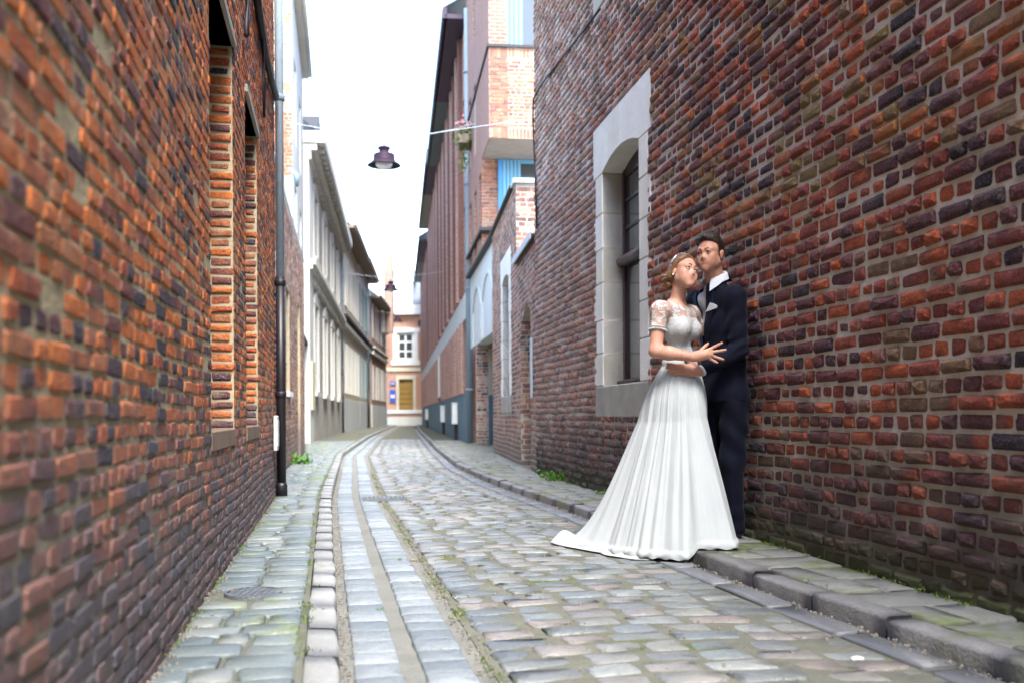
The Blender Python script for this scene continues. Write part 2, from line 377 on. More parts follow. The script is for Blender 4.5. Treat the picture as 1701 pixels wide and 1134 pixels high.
def brick_rows(L, z0, z1, holes, course=.077, sl=.225, hl=.122, joint=.014, seed=0, s0=0.0, offz=0.0, header_only=False, wave=.006):
    R = np.random.default_rng(seed); out = []
    nr = int((z1 - z0) / course)
    for r in range(nr):
        zc = z0 + (r + .5) * course + offz
        st = (r % 2 == 0) and not header_only
        bl = sl if st else hl; hh = course - joint
        s = s0 - R.random() * bl
        ph = R.random() * 6
        while s < L:
            w = bl * (1 + .16 * (R.random() - .5))
            if st and R.random() < .12: w = hl
            if not st and R.random() < .06: w = sl
            a, b = s + joint / 2, s + w - joint / 2
            s += w
            a, b = max(a, s0), min(b, L)
            for (h0, h1, g0, g1) in holes:
                if g0 - course * .45 < zc < g1 + course * .45:
                    if a < h1 and b > h0:
                        if a < h0 and b > h1: b = h0 - .004
                        elif a < h0: b = h0 - .004
                        elif b > h1: a = h1 + .004
                        else: b = a
            if b - a < .03: continue
            out.append(((a + b) / 2, zc + wave * math.sin(a * 1.7 + r * .35) + (R.random() - .5) * .005, b - a, hh * (1 + .14 * (R.random() - .5))))
    return np.array(out) if out else np.zeros((0, 4))
def wmat(loc, rz):
    m = np.eye(4); c, s = math.cos(rz), math.sin(rz); m[:2, :2] = [[c, -s], [s, c]]; m[:3, 3] = loc; return m
STY_OLD = (.0034, .03, .004, .007, .007, .0003)
STY_NEW = (.004, .02, .004, .002, .002, .0005)
def brickwall(root, wm, O, U, N, rows, mat, style=STY_OLD, cap=300, seed=0, name='brick', minshow=4.0):
    if not len(rows): return
    U = np.array(U, float); N = np.array(N, float); n = len(rows)
    C = np.array(O, float)[None] + rows[:, 0:1] * U + rows[:, 1:2] * np.array([0, 0, 1.0])
    lay(root, wm, C, np.tile(U, (n, 1)), np.tile([0, 0, 1.0], (n, 1)), np.tile(N, (n, 1)), rows[:, 2], rows[:, 3], name, mat, style, cap, seed, minshow)

def facade(root, name, L, z0, z1, holes, sg, mat, t=.35, reveal=.2, s0=0.0, y=0.0):
    """wall of length L along local x with real openings; sg = +1 when the building lies on +y"""
    xs = sorted({s0, L, *[h[0] for h in holes], *[h[1] for h in holes]}); zs = sorted({z0, z1, *[h[2] for h in holes], *[h[3] for h in holes]})
    xs = [x for x in xs if s0 <= x <= L]; zs = [z for z in zs if z0 <= z <= z1]
    mb = MB()
    for i in range(len(xs) - 1):
        for k in range(len(zs) - 1):
            cx, cz = (xs[i] + xs[i + 1]) / 2, (zs[k] + zs[k + 1]) / 2
            if any(h[0] < cx < h[1] and h[2] < cz < h[3] for h in holes): continue
            mb.add([(xs[i], y, zs[k]), (xs[i + 1], y, zs[k]), (xs[i + 1], y, zs[k + 1]), (xs[i], y, zs[k + 1])], [(0, 1, 2, 3)])
    for (a, b, c, d) in holes:
        Y = y + sg * reveal
        mb.add([(a, y, c), (b, y, c), (b, y, d), (a, y, d), (a, Y, c), (b, Y, c), (b, Y, d), (a, Y, d)], [(0, 1, 5, 4), (1, 2, 6, 5), (2, 3, 7, 6), (3, 0, 4, 7)])
    Y = y + sg * t
    mb.add([(s0, y, z0), (s0, Y, z0), (s0, Y, z1), (s0, y, z1)], [(0, 1, 2, 3)]); mb.add([(L, y, z0), (L, Y, z0), (L, Y, z1), (L, y, z1)], [(0, 1, 2, 3)])
    mb.add([(s0, y, z1), (L, y, z1), (L, Y, z1), (s0, Y, z1)], [(0, 1, 2, 3)])
    if not holes or t > reveal + .02: mb.add([(s0, Y, z0), (L, Y, z0), (L, Y, z1), (s0, Y, z1)], [(0, 1, 2, 3)])
    return mb.build(name, mat, root)
def window(root, a, b, c, d, y, sg, fm, gm, nx=2, nz=2, fw=.07, name='window'):
    mb = MB(); yf = y + sg * .06
    for x0, x1, z0, z1 in ((a, a + fw, c, d), (b - fw, b, c, d), (a + fw, b - fw, c, c + fw), (a + fw, b - fw, d - fw, d)): mb.box(x0, x1, y, yf, z0, z1)
    for i in range(1, nx): x = a + (b - a) * i / nx; mb.box(x - fw * .35, x + fw * .35, y + sg * .01, yf - sg * .01, c + fw, d - fw)
    for k in range(1, nz): z = c + (d - c) * k / nz; mb.box(a + fw, b - fw, y + sg * .015, yf - sg * .015, z - fw * .3, z + fw * .3)
    w = mb.build(name, fm, root)
    MB().box(a + fw * .5, b - fw * .5, y + sg * .03, y + sg * .036, c + fw * .5, d - fw * .5).build('pane', gm, w)
    return w

# ------------------------------------------------------------------ street curves (world X at a given Y)
def smooth_curve(pts):
    ys = np.array([p[0] for p in pts], float); xs = np.array([p[1] for p in pts], float)
    Y = np.arange(-14, 130, .25); X = np.interp(Y, ys, xs)
    X[Y < ys[0]] = xs[0] + (Y[Y < ys[0]] - ys[0]) * (xs[1] - xs[0]) / (ys[1] - ys[0])
    X[Y > ys[-1]] = xs[-1] + (Y[Y > ys[-1]] - ys[-1]) * (xs[-1] - xs[-2]) / (ys[-1] - ys[-2])
    k = np.exp(-np.linspace(-2, 2, 17) ** 2); k /= k.sum(); Xp = np.pad(X, 8, mode='reflect', reflect_type='odd'); X = np.convolve(Xp, k, 'valid')
    return lambda y: np.interp(y, Y, X)
KL = smooth_curve([(2.82, -.49), (4.49, -.80), (5.93, -1.07), (9.9, -1.8), (20.3, -3.46), (35.9, -5.2), (53.5, -6.9), (80, -9.3)])
KR = smooth_curve([(3.47, 1.435), (5.03, 1.075), (7.7, .66), (9.1, .36), (11.7, -.21), (15.5, -.85), (23.3, -1.77), (53.5, -5.05), (80, -7.7)])
def gz(x, y):
    if x > KR(y) or x < KL(y): return PAV
    l, r = KL(y) + .5, KR(y) - .3; t = np.clip((x - (l + r) / 2) / ((r - l) / 2), -1, 1)
    return .02 * (1 - t * t)
KW = .11
YS = np.concatenate([np.arange(-13, 30, .5), np.arange(30, 88, 2)])
def ribbon(name, fa, fb, z, mat, parent=None, ys=YS, nx=1, zf=None, **kw):
    V = []
    for y in ys:
        for i in range(nx + 1):
            x = fa(y) + (fb(y) - fa(y)) * i / nx; V.append((x, y, z + (zf(x, y) if zf else 0)))
    m = nx + 1; n = len(ys)
    Fa = [(r * m + i, r * m + i + 1, (r + 1) * m + i + 1, (r + 1) * m + i) for r in range(n - 1) for i in range(nx)]
    return meshobj(name, V, Fa, mat, parent, True, **kw)
MB().add([(-80, -40, -.12), (80, -40, -.12), (80, 200, -.12), (-80, 200, -.12)], [(0, 1, 2, 3)]).build('ground', MAT['farroad'], kind='structure')
I4 = np.eye(4)
# --- road: cobbles between the gutters
road = ribbon('road', lambda y: KL(y) + .50, lambda y: KR(y) - .17, -.007, MAT['joint'], nx=8, zf=gz, kind='structure')
def courses(fa, fb, y0, y1, pitch, w0, w1, slant, joint, seed, dz=0.0, wob=.02, zf=None, jl=None):
    R = np.random.default_rng(seed); out = []; y = y0
    while y < y1:
        p = pitch * (1 + .12 * (R.random() - .5)); yc = y + p / 2
        a, b = fa(yc), fb(yc); x = a + R.random() * .0
        xs = [a]
        while xs[-1] < b - w0 * .6:
            xs.append(xs[-1] + w0 + (w1 - w0) * R.random())
        xs = np.array(xs); 
        if len(xs) < 2: xs = np.array([a, b])
        xs = a + (xs - a) * (b - a) / (xs[-1] - a)
        for i in range(len(xs) - 1):
            xc = (xs[i] + xs[i + 1]) / 2; yy = yc + slant * (xc - (a + b) / 2) + wob * math.sin(xc * 3 + y * 2.2) + (R.random() - .5) * .014
            out.append((xc, yy, (zf(xc, yy) if zf else 0) + dz, xs[i + 1] - xs[i] - joint, (p - joint) * (1 + .1 * (R.random() - .5))))
        y += p
    return np.array(out)
def lay_ground(root, st, name, mat, style, slope, cap=300, seed=0, rotj=.05):
    n = len(st); R = np.random.default_rng(seed)
    ang = np.arctan(slope(st[:, 1])) + (R.random(n) - .5) * rotj
    A = np.stack([np.cos(ang), np.sin(ang), (R.random(n) - .5) * .03], 1); B = np.stack([-np.sin(ang), np.cos(ang), (R.random(n) - .5) * .03], 1)
    lay(root, I4, st[:, :3], A, B, np.cross(A, B), st[:, 3], st[:, 4], name, mat, style, cap, seed)
mid_slope = lambda y: -(KL(y + .5) - KL(y - .5) + KR(y + .5) - KR(y - .5)) / 2
mid_slope_v = np.vectorize(lambda y: mid_slope(y) * 1.0)
st = courses(lambda y: KL(y) + .545, lambda y: KR(y) - .19, 1.5, 34, .15, .16, .27, .17, .015, 3, -.017, .03, gz)
lay_ground(road, st, 'cobblestone', MAT['cobble'], (.013, .03, .011, .012, .026, .002), mid_slope_v, 300, 4)
# --- left gutter: mortar bed with two rows of granite setts
lg = ribbon('left_gutter', lambda y: KL(y) + .004, lambda y: KL(y) + .50, -.012, MAT['gmort'], nx=3, kind='structure')
kl_slope = np.vectorize(lambda y: -(KL(y + .5) - KL(y - .5)))
a = courses(lambda y: KL(y) + .045, lambda y: KL(y) + .21, 1.6, 40, .17, .16, .16, 0, .012, 5, -.008, 0)
b = courses(lambda y: KL(y) + .27, lambda y: KL(y) + .44, 1.6, 40, .16, .16, .16, 0, .012, 6, -.008, 0)
lay_ground(lg, np.concatenate([a, b]), 'sett', MAT['sett'], (.012, .03, .006, .006, .007, .002), kl_slope, 300, 7, .02)
# --- right gutter: long flat slabs
rg = ribbon('right_gutter', lambda y: KR(y) - .17, lambda y: KR(y) - .004, -.014, MAT['jointd'], nx=2, kind='structure')
kr_slope = np.vectorize(lambda y: -(KR(y + .5) - KR(y - .5)))
a = courses(lambda y: KR(y) - .165, lambda y: KR(y) - .01, 1.6, 60, .55, .3, .3, 0, .01, 8, -.008, 0)
lay_ground(rg, a, 'paving_slab', MAT['gslab'], (.006, .03, .006, .014, .014, .001), kr_slope, 300, 9, .01)
# --- kerbs
def kerb(name, fe, side, mat):
    r = ribbon(name, (lambda y: fe(y) - side * 0) if side > 0 else (lambda y: fe(y) - KW), (lambda y: fe(y) + KW) if side > 0 else (lambda y: fe(y)), -.03, MAT['jointd'], kind='structure')
    y = 1.5; R = np.random.default_rng(11 if side > 0 else 12)
    while y < 80:
        ln = (.42 if side < 0 else .62) * (1 + .3 * (R.random() - .5)) if y < 30 else 2.0
        y1 = y + ln - .014; j = lambda: (R.random() - .5) * (.014 if side > 0 else .008)
        e0, e1 = fe(y) + j(), fe(y1) + j(); zt = PAV + j(); nseg = 6 if side > 0 else 3
        mb = MB(); bv = .017 if side > 0 else .012
        prof = [(0, -.1), (0, PAV - bv), (bv * .35, PAV - bv * .3), (bv, PAV), (KW - .008, PAV + .002), (KW, PAV - .008), (KW, -.1)]
        vs = []
        for q in range(nseg + 1):
            t = q / nseg; yy = y + (y1 - y) * t; e = e0 + (e1 - e0) * t + (R.random() - .5) * (.011 if side > 0 else .004)
            sh = .006 if q in (0, nseg) else 0
            for (o, z) in prof: vs.append((e + side * (o + (sh if o < .05 else 0)), yy, z + (zt - PAV) - (sh * .6 if z > 0 else 0) + (R.random() - .5) * (.006 if side > 0 else .003)))
        m = len(prof)
        fs = [(q * m + i, q * m + i + 1, (q + 1) * m + i + 1, (q + 1) * m + i) for q in range(nseg) for i in range(m - 1)] + [tuple(range(m)), tuple(range(nseg * m, nseg * m + m))]
        mb.add(vs, fs).build('kerb_stone', mat, r, True)
        y += ln
    return r
kerb('left_kerb', KL, -1, MAT['kerb']); kerb('right_kerb', KR, 1, MAT['kerbdark'])
# --- walls' ground lines
WLx = lambda y: -.54 - .181 * y
WRx = lambda y: 2.463 - .165 * y
def left_line(y): return np.interp(y, [-14, 9.6, 10, 21, 27.5, 45, 62, 80], [WLx(-14), WLx(9.6), -2.54, -4.37, -5.72, -7.7, -9.1, -10.0]) - .02
def right_line(y): return np.interp(y, [-14, 13, 13.2, 20, 27, 60, 80], [WRx(-14), WRx(13), .33, -.3, -1.15, -4.95, -7.1]) + (.02 if y < 20 or y > 27 else 1.6)
lp = ribbon('left_pavement', left_line, lambda y: KL(y) - KW - .002, PAV - .012, MAT['joint'], nx=3, kind='structure')
st = courses(lambda y: left_line(y) + .03, lambda y: KL(y) - KW - .02, 1.6, 30, .155, .13, .24, .1, .014, 13, PAV - .012, .015)
mh = at(420, 980, 0); MHY = (HC - PAV) * F / (980 - HOR); MHX = (420 - CX) / F * MHY
st = st[((st[:, 0] - MHX) ** 2 + (st[:, 1] - MHY) ** 2) > .15 ** 2]
lay_ground(lp, st, 'paving_stone', MAT['paver'], (.014, .03, .008, .012, .012, .002), kl_slope, 300, 14, .06)
rp = ribbon('right_pavement', lambda y: KR(y) + KW + .002, right_line, PAV - .012, MAT['jointd'], nx=3, kind='structure')
st = courses(lambda y: KR(y) + KW + .008, lambda y: right_line(y) - .02 if (y < 20 or y > 27) else right_line(y) - .02, 1.6, 30, .33, .2, .36, .12, .012, 15, PAV - .012, .01)
lay_ground(rp, st, 'paving_slab', MAT['slab'], (.012, .03, .006, .01, .012, .001), kr_slope, 300, 16, .02)
# manhole cover and road drain
o = thing('manhole_cover', 'round cast iron cover set in the left pavement beside the long brick wall', 'manhole cover', (MHX, MHY, PAV))
MB().lathe([(0, .0), (.105, .0), (.108, -.03)], n=32).build('cover', MAT['castiron'], o)
MB().lathe([(.112, -.03), (.112, .004), (.125, .004), (.128, -.03)], n=32).build('rim', MAT['castiron'], o)
mb = MB()
for i in range(-3, 4):
    for k in range(-3, 4):
        if i * i + k * k < 11: mb.box(i * .028 - .009, i * .028 + .009, k * .028 - .009, k * .028 + .009, .0005, .004)
mb.build('tread', MAT['castiron'], o)
DY = HC * F / (829 - HOR); DX = (638 - CX) / F * DY
o = thing('drain_grate', 'long slotted iron drain grate across the cobbles', 'drain', (DX, DY, .02), .17)
mb = MB(); mb.box(-.21, .21, -.11, -.085, -.02, .012); mb.box(-.21, .21, .085, .11, -.02, .012); mb.box(-.21, -.19, -.085, .085, -.02, .012); mb.box(.19, .21, -.085, .085, -.02, .012)
mb.build('frame', MAT['castiron'], o)
for i in range(9):
    MB().box(-.18 + i * .042, -.155 + i * .042, -.085, .085, -.018, .009, .002).build('bar', MAT['castiron'], o)

# ------------------------------------------------------------------ walls of the near houses
def wallroot(name, label, cat, xf, ya, group=None):
    dx = (xf(ya + 1) - xf(ya)); rz = math.atan2(1, dx); loc = (float(xf(ya)), ya, 0)
    o = thing(name, label, cat, loc, rz, group); k = math.hypot(1, dx)
    return o, wmat(loc, rz), (lambda y: (y - ya) * k), rz
# left long brick wall with two bricked-in niches
A, Aw, AS, Arz = wallroot('brick_building', 'old orange and grey brick wall with two tall bricked niches along the left pavement', 'brick building', WLx, -14.0)
NZ0, NZ1 = .76, 2.87
n1 = (AS(4.45), AS(5.5), NZ0, NZ1); n2 = (AS(6.3), AS(7.28), NZ0, NZ1)
LA = AS(9.62); HA = 7.8
facade(A, 'wall', LA, 0, HA, [n1, n2], 1, MAT['mortarL'], t=.6, reveal=.14)
n3 = (AS(8.1), AS(9.0), 4.6, 6.6)
rows = brick_rows(LA, PAV - .02, HA, [(n1[0], n1[1], NZ0, NZ1 + .05), (n2[0], n2[1], NZ0, NZ1 + .05)], .0545, .178, .094, .0135, 21, s0=AS(1.2), wave=.007)
keep = np.random.default_rng(2).random(len(rows)) > .012; rows = rows[keep]
brickwall(A, Aw, (0, 0, 0), (1, 0, 0), (0, -1, 0), rows, MAT['brickL'], (.004, .03, .0045, .006, .009, .0004), 300, 22)
for n_ in (n1, n2):
    MB().box(n_[0], n_[1], .14, .2, NZ0, NZ1).build('back_panel', MAT['sillbrown'], A)
    rr = np.array([(.066 + .004 * math.sin(i * 7), NZ0 + (i + .5) * .0525, .122 - .02 * (i % 2) - .008 * math.sin(i * 5), .039 + .003 * math.sin(i * 3)) for i in range(int((NZ1 - NZ0) / .0525))])
    brickwall(A, Aw, (n_[1], 0, 0), (0, 1, 0), (-1, 0, 0), rr, MAT['brickL'], (.008, .02, .008, .004, .006, .002), 30, 24)
    brickwall(A, Aw, (n_[0], 0, 0), (0, 1, 0), (1, 0, 0), rr, MAT['brickL'], (.008, .02, .008, .004, .006, .002), 0, 25)
    MB().box(n_[0] - .03, n_[1] + .05, -.022, .14, NZ1, NZ1 + .05, .004).build('lintel', MAT['limedirty'], A)
    MB().box(n_[0] - .02, n_[1] + .02, -.008, .139, NZ0 - .09, NZ0 + .004, .006).build('sill', MAT['sillbrown'], A)
# right long brick wall with stone window surrounds
B_, Bw, BS, Brz = wallroot('brick_building', 'dark red brick wall with stone framed window behind the couple', 'brick building', WRx, -14.0)
LB = BS(13.0); HB = 7.8
def arch(a, b, zs, rise, n=10):
    return [(a + (b - a) * i / n, zs + rise * (1 - (2 * i / n - 1) ** 2)) for i in range(n + 1)]
def stone_window(root, wm, sg, a, b, z0, zs, rise, zt, jamb, depth=.24, seed=0, full=True):
    """sg=+1: building on +y. a near edge, b far edge of the opening"""
    R = np.random.default_rng(seed); f = -sg * .009
    for side in (0, 1):
        z = z0
        k = 0
        while z < zs - .02:
            h = min(.335 * (1 + .15 * (R.random() - .5)), zs - z)
            if zs - (z + h) < .12: h = zs - z
            wd = jamb * (1.0 if k % 2 == 0 else .76)
            x0, x1 = (a - wd, a) if side == 0 else (b, b + wd)
            MB().box(x0, x1, f, sg * depth, z + .003, z + h - .006, .007).build('stone_block', MAT['lime'], root); z += h; k += 1
    ar = arch(a, b, zs, rise); n = 4
    cuts = [0, 3, 5, 7, 10] if full else [0, 10]
    for i in range(len(cuts) - 1):
        lo, hi = cuts[i], cuts[i + 1]; seg = ar[lo:hi + 1]
        x0 = seg[0][0] + .003; x1 = seg[-1][0] - .003
        if i == 0: x0 = a - jamb
        if i == len(cuts) - 2: x1 = b + jamb
        low = [(x, z) for x, z in seg]; low[0] = (max(x0, low[0][0]) if i else a, low[0][1]); low[-1] = (min(x1, low[-1][0]) if i < len(cuts) - 2 else b, low[-1][1])
        poly = ([(x0, zs)] if i == 0 else []) + low + ([(x1, zs)] if i == len(cuts) - 2 else []) + [(x1, zt), (x0, zt)]
        MB().prism(poly, f, sg * depth).build('arch_stone', MAT['lime'], root)
    MB().box(a - jamb, b + jamb * .9, -sg * .012, sg * depth, z0 - .3, z0 - .002, .008).build('sill', MAT['limedirty'], root)
    # timber window
    y = sg * (depth - .05); e = sg * .07; fw = .065; zt2 = zs + rise + .03; tr = z0 + (zs - z0) * .58
    mb = MB(); mb.box(a, a + fw, y, y + e, z0, zt2); mb.box(b - fw, b, y, y + e, z0, zt2); mb.box(a + fw, b - fw, y, y + e, z0, z0 + fw); mb.box(a + fw, b - fw, y + e * .1, y + e, zs - .05, zt2)
    mb.box((a + b) / 2 - .03, (a + b) / 2 + .03, y - e * .1, y + e * .9, z0 + fw, zs - .05)
    w = mb.build('window', MAT['wood'], root)
    MB().tube([(a, y - e * .2, tr), (b, y - e * .2, tr)], .05, 14).build('transom', MAT['wood'], w, True)
    MB().box(a, b, y - e * .9, y, z0 - .002, z0 + .05, .008).build('weather_board', MAT['wood'], w)
    mb = MB()
    for q in (.33, .66): z = tr + .05 + (zs - tr - .05) * q; mb.box(a + fw, b - fw, y + e * .2, y + e * .8, z - .014, z + .014)
    mb.build('glazing_bar', MAT['wood'], w)
    for x0, x1 in ((a + fw, (a + b) / 2 - .03), ((a + b) / 2 + .03, b - fw)):
        MB().box(x0, x1, y + e * .4, y + e * .5, z0 + fw, tr).build('pane', MAT['glass'], w)
        MB().box(x0, x1, y + e * .4, y + e * .5, tr, zs).build('pane', MAT['glass'], w)
        MB().box(x0, x1, y + e * 1.2, y + e * 1.3, z0 + fw, tr).build('curtain', MAT['curtain'], w)
WZ0, WZS, WRISE, WZT = 1.1, 3.14, .10, 3.62
wa, wb = BS(8.36), BS(9.56)
up = 3.95
hole1 = (wa - .26, wb + .3, WZ0 - .3, WZT); hole2 = (wa - .26, wb + .3, WZ0 + up - .3, HB)
# brick is cut round the stones; mortar core is cut only at the opening
facade(B_, 'wall', LB, 0, HB, [(wa, wb, WZ0 - .002, WZS + WRISE + .05), (wa, wb, WZ0 + up, WZS + up + WRISE)], -1, MAT['mortarR'], t=.6, reveal=.36)
holes = [(wa - .25, wb + .25, WZ0, WZS), (wa - .33, wb + .33, WZS + .04, WZT - .04), (wa - .33, wb + .3, WZ0 - .27, WZ0 - .04), (wa - .3, wb + .3, WZ0 + up - .3, HB)]
stone_window(B_, Bw, -1, wa, wb, WZ0, WZS, WRISE, WZT, .33, .24, 31)
stone_window(B_, Bw, -1, wa, wb, WZ0 + up, WZS + up - .1, WRISE, WZT + up - .3, .33, .24, 33, False)
rows = brick_rows(LB, PAV - .02, HB, holes, .0775, .222, .12, .0185, 34, s0=BS(1.7))
# close the gaps beside the narrower quoins
g = []
R0 = np.random.default_rng(3)
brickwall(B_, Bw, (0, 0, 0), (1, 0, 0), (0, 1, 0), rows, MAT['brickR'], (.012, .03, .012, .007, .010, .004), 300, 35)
# weathered end and roof edge are above the frame; brick end of the wall seen from the passage
MB().box(0, LB, -.6, .12, HB, HB + .12).build('eave', MAT['tar'], B_); MB().box(0, LA, -.12, .6, HA, HA + .12).build('eave', MAT['tar'], A)

# ------------------------------------------------------------------ downpipes, cables
def pipe(label, p, top, r, zsplit, name='downpipe', collars=(), group=None, wall=(0, 0), zm='zinc'):
    o = thing(name, label, 'downpipe', (p[0], p[1], 0), 0, group)
    if zsplit > 0.3:
        MB().tube([(0, 0, PAV + .02), (0, 0, zsplit)], r * 1.12, 16).build('lower_pipe', MAT['iron'], o, True)
        MB().tube([(0, 0, PAV), (0, 0, PAV + .1), (0, 0, PAV + .13)], [r * 1.4, r * 1.4, r * 1.15], 16).build('shoe', MAT['iron'], o, True)
    MB().tube([(0, 0, max(zsplit, PAV)), (0, 0, top)], r, 16).build('upper_pipe', MAT[zm], o, True)
    for z in collars:
        c = MB().tube([(0, 0, z - .03), (0, 0, z - .02), (0, 0, z + .02), (0, 0, z + .03)], [r * 1.15, r * 1.35, r * 1.35, r * 1.15], 16).build('collar', MAT['iron'] if z < zsplit + .05 else MAT['zinc'], o, True)
        MB().box(min(0, wall[0]), max(0, wall[0]), -.008, .008, z - .012, z + .012).build('bracket', MAT['iron'], c)
    return o
p = at(465, 815, 9.45)
pipe('pale blue zinc downpipe with black iron foot at the end of the left brick wall', (p[0] + .015, 9.45), 7.5, .04, at(465, 460, 9.45)[2], collars=(at(465, 655, 9.45)[2], at(465, 470, 9.45)[2], at(465, 163, 9.45)[2]), wall=(-.12, 0), zm='zincp')
def cable(label, pts, r=.012, cat='cable'):
    o = MB().tube(pts, r, 8).build('cable', MAT['cable'], None, True); o['label'] = label; o['category'] = cat; return o
def onA(Y, z, off=.03):
    return (WLx(Y) + off, Y, z)
def yA(px): return 893 / (550.6 - px)
def cA(px, py, off=.035):
    Y = yA(px); return (WLx(Y) + off, Y, at(px, py, Y)[2])
cable('thick black cable drooping down the left brick wall to the pipe joint', [cA(418, -40), cA(424, 10), cA(432, 60), cA(438, 95), cA(446, 130), cA(455, 160)], .03)
cable('thin black cable hanging from the thick one on the left wall', [cA(431, 50), cA(433.5, 90), cA(433.6, 130), cA(433.8, 195)], .012)
cable('short black cable hanging high beside the niche on the left wall', [cA(405, -20), cA(405.5, 0), cA(404.5, 35), cA(403, 60)], .015)
def yB(px): return 4074 / (px - 577.5)
def cB(px, py, off=.03):
    Y = yB(px); return (WRx(Y) - off, Y, at(px, py, Y)[2])
cable('thin black cable sagging over the right brick wall to its far corner', [cB(1006, 15), cB(975, 55), cB(940, 98), cB(905, 143), cB(893, 165), cB(892, 200), cB(895, 290), cB(898, 380)], .012)

# ------------------------------------------------------------------ right: lower wall with alcove, window and copings
R2x = lambda y: 1.617 - .099 * y
C_, Cw, CS, Crz = wallroot('brick_house', 'low weathered brick house with arched alcove and narrow stone window past the dark red wall', 'brick house', R2x, 13.02)
LC = CS(20.2); z1a, z1b = 3.15, 4.42; sb = CS(15.5)
al = (CS(13.7), CS(14.95), 0.0, at(880, 505, 14.0)[2])
wa2, wb2 = CS(16.7), CS(17.9)
facade(C_, 'wall', sb, 0, z1a, [al], -1, MAT['mortarP'], t=.5, reveal=.35)
facade(C_, 'wall', LC, 0, z1b, [(wa2, wb2, WZ0 + .05, WZS + WRISE + .05)], -1, MAT['mortarP'], t=.5, reveal=.36, s0=sb)
stone_window(C_, Cw, -1, wa2, wb2, WZ0 + .05, WZS, WRISE, WZT - .02, .36, .24, 41)
rows = brick_rows(LC, PAV - .02, z1b, [al, (wa2 - .32, wb2 + .34, WZ0 - .25, WZT - .02), (-1, sb, z1a, 9)], .0775, .222, .12, .018, 42)
brickwall(C_, Cw, (0, 0, 0), (1, 0, 0), (0, 1, 0), rows, MAT['brickR2'], STY_OLD, 260, 43)
rr = brick_rows(.34, PAV, al[3], [], .0775, .18, .16, .015, 44)
brickwall(C_, Cw, (al[1], 0, 0), (0, -1, 0), (-1, 0, 0), rr, MAT['brickR2'], STY_OLD, 40, 45)
MB().box(al[0] - .1, al[1] + .1, -.4, -.355, 0, al[3] + .1).build('back_panel', MAT['brownb'], C_)
ar = arch(al[0], al[1], al[3] - .16, .16)
MB().prism([(al[0], al[3] + .02)] + ar + [(al[1], al[3] + .02)], -.02, -.34).build('arch_soffit', MAT['mortarR'], C_)
# camera-facing end of the higher wall
rr = brick_rows(.9, z1a - .1, z1b, [], .0775, .222, .12, .015, 46)
MB().box(sb, sb + .3, -.95, -.5, z1a - .4, z1b).build('end_wall', MAT['mortarP'], C_)
MB().box(sb - .004, sb, -.5, -.002, z1a - .02, z1b).build('end_wall', MAT['mortarP'], C_)
brickwall(C_, Cw, (sb - .004, 0, 0), (0, -1, 0), (-1, 0, 0), rr, MAT['brickR2'], STY_OLD, 40, 47)
MB().box(sb - .06, sb + .36, -1.0, .05, z1b, z1b + .07, .008).build('coping', MAT['coping'], C_)
MB().box(sb + .36, LC + .02, -.56, .07, z1b, z1b + .05, .006).build('coping', MAT['tar'], C_)
MB().box(.06, sb - .065, -.55, .06, z1a, z1a + .05, .006).build('coping', MAT['tar'], C_)
MB().box(.02, sb - .065, .062, .085, z1a - .03, z1a + .07, .004).build('flashing', MAT['coping'], C_)
MB().box(al[0] - .28, al[0] - .16, .004, .03, at(868, 660, 13.4)[2], at(868, 560, 13.4)[2], .004).build('cable_cover', MAT['coping'], C_)

# ------------------------------------------------------------------ right: rendered garage front with arches, over a passage
GX = lambda y: -.3 - .1230 * (y - 20.2) - .02
G, Gw, GS, Grz = wallroot('rendered_building', 'pale rendered front with two blind arches above a drive-through passage', 'building', GX, 20.22)
LG = GS(26.4); zp = 2.56
MB().box(0, LG, -.3, 0, zp, z1b).build('wall', MAT['panelb'], G)
mb = MB()
for (a_, b_) in ((.35, 2.7), (2.95, 5.3)):
    ar = arch(a_, b_, zp + .85, .55, 14); lo = arch(a_ + .09, b_ - .09, zp + .85, .48, 14)
    for i in range(14): mb.prism([ar[i], ar[i + 1], lo[i + 1], lo[i]], .001, .035)
    mb.box(a_, a_ + .09, .001, .035, zp + .02, zp + .85); mb.box(b_ - .09, b_, .001, .035, zp + .02, zp + .85)
mb.build('blind_arch', MAT['greyr'], G)
MB().box(-.02, LG + .02, -.35, .12, z1b, z1b + .08, .01).build('gutter', MAT['tar'], G)
MB().box(0, .16, -.4, -.01, 0, zp - .001).build('pier', MAT['mortarP'], G)
ps = GS(24.75)
MB().box(ps, ps + .3, -.3, -.012, 0, zp - .001).build('pier', MAT['mortarP'], G)
rr = brick_rows(.29, PAV, zp - .02, [], .0775, .222, .12, .013, 51)
brickwall(G, Gw, (ps, -.004, 0), (0, -1, 0), (-1, 0, 0), rr, MAT['brickR2'], STY_NEW, 60, 52, minshow=1)
MB().box(0, LG, -3.4, -3.2, 0, zp).build('back_wall', MAT['cream'], G); MB().box(LG - .3, LG, -3.2, -.42, 0, zp).build('end_wall', MAT['cream'], G)
MB().box(0, LG - .3, -3.2, -3.18, 0, 1.35).build('dado', MAT['bluep'], G); MB().box(LG - .32, LG - .3, -3.18, -.43, 0, 1.35).build('dado', MAT['bluep'], G)
MB().box(0, LG, -3.2, -.3, zp, zp + .15).build('ceiling_slab', MAT['brownb'], G)
MB().box(-.2, .0, -3.2, -.45, 0, z1b).build('side_wall', MAT['greyr'], G)
MB().box(0, LG - .3, -3.2, .0, .0, PAV + .004).build('passage_floor', MAT['slab'], G)

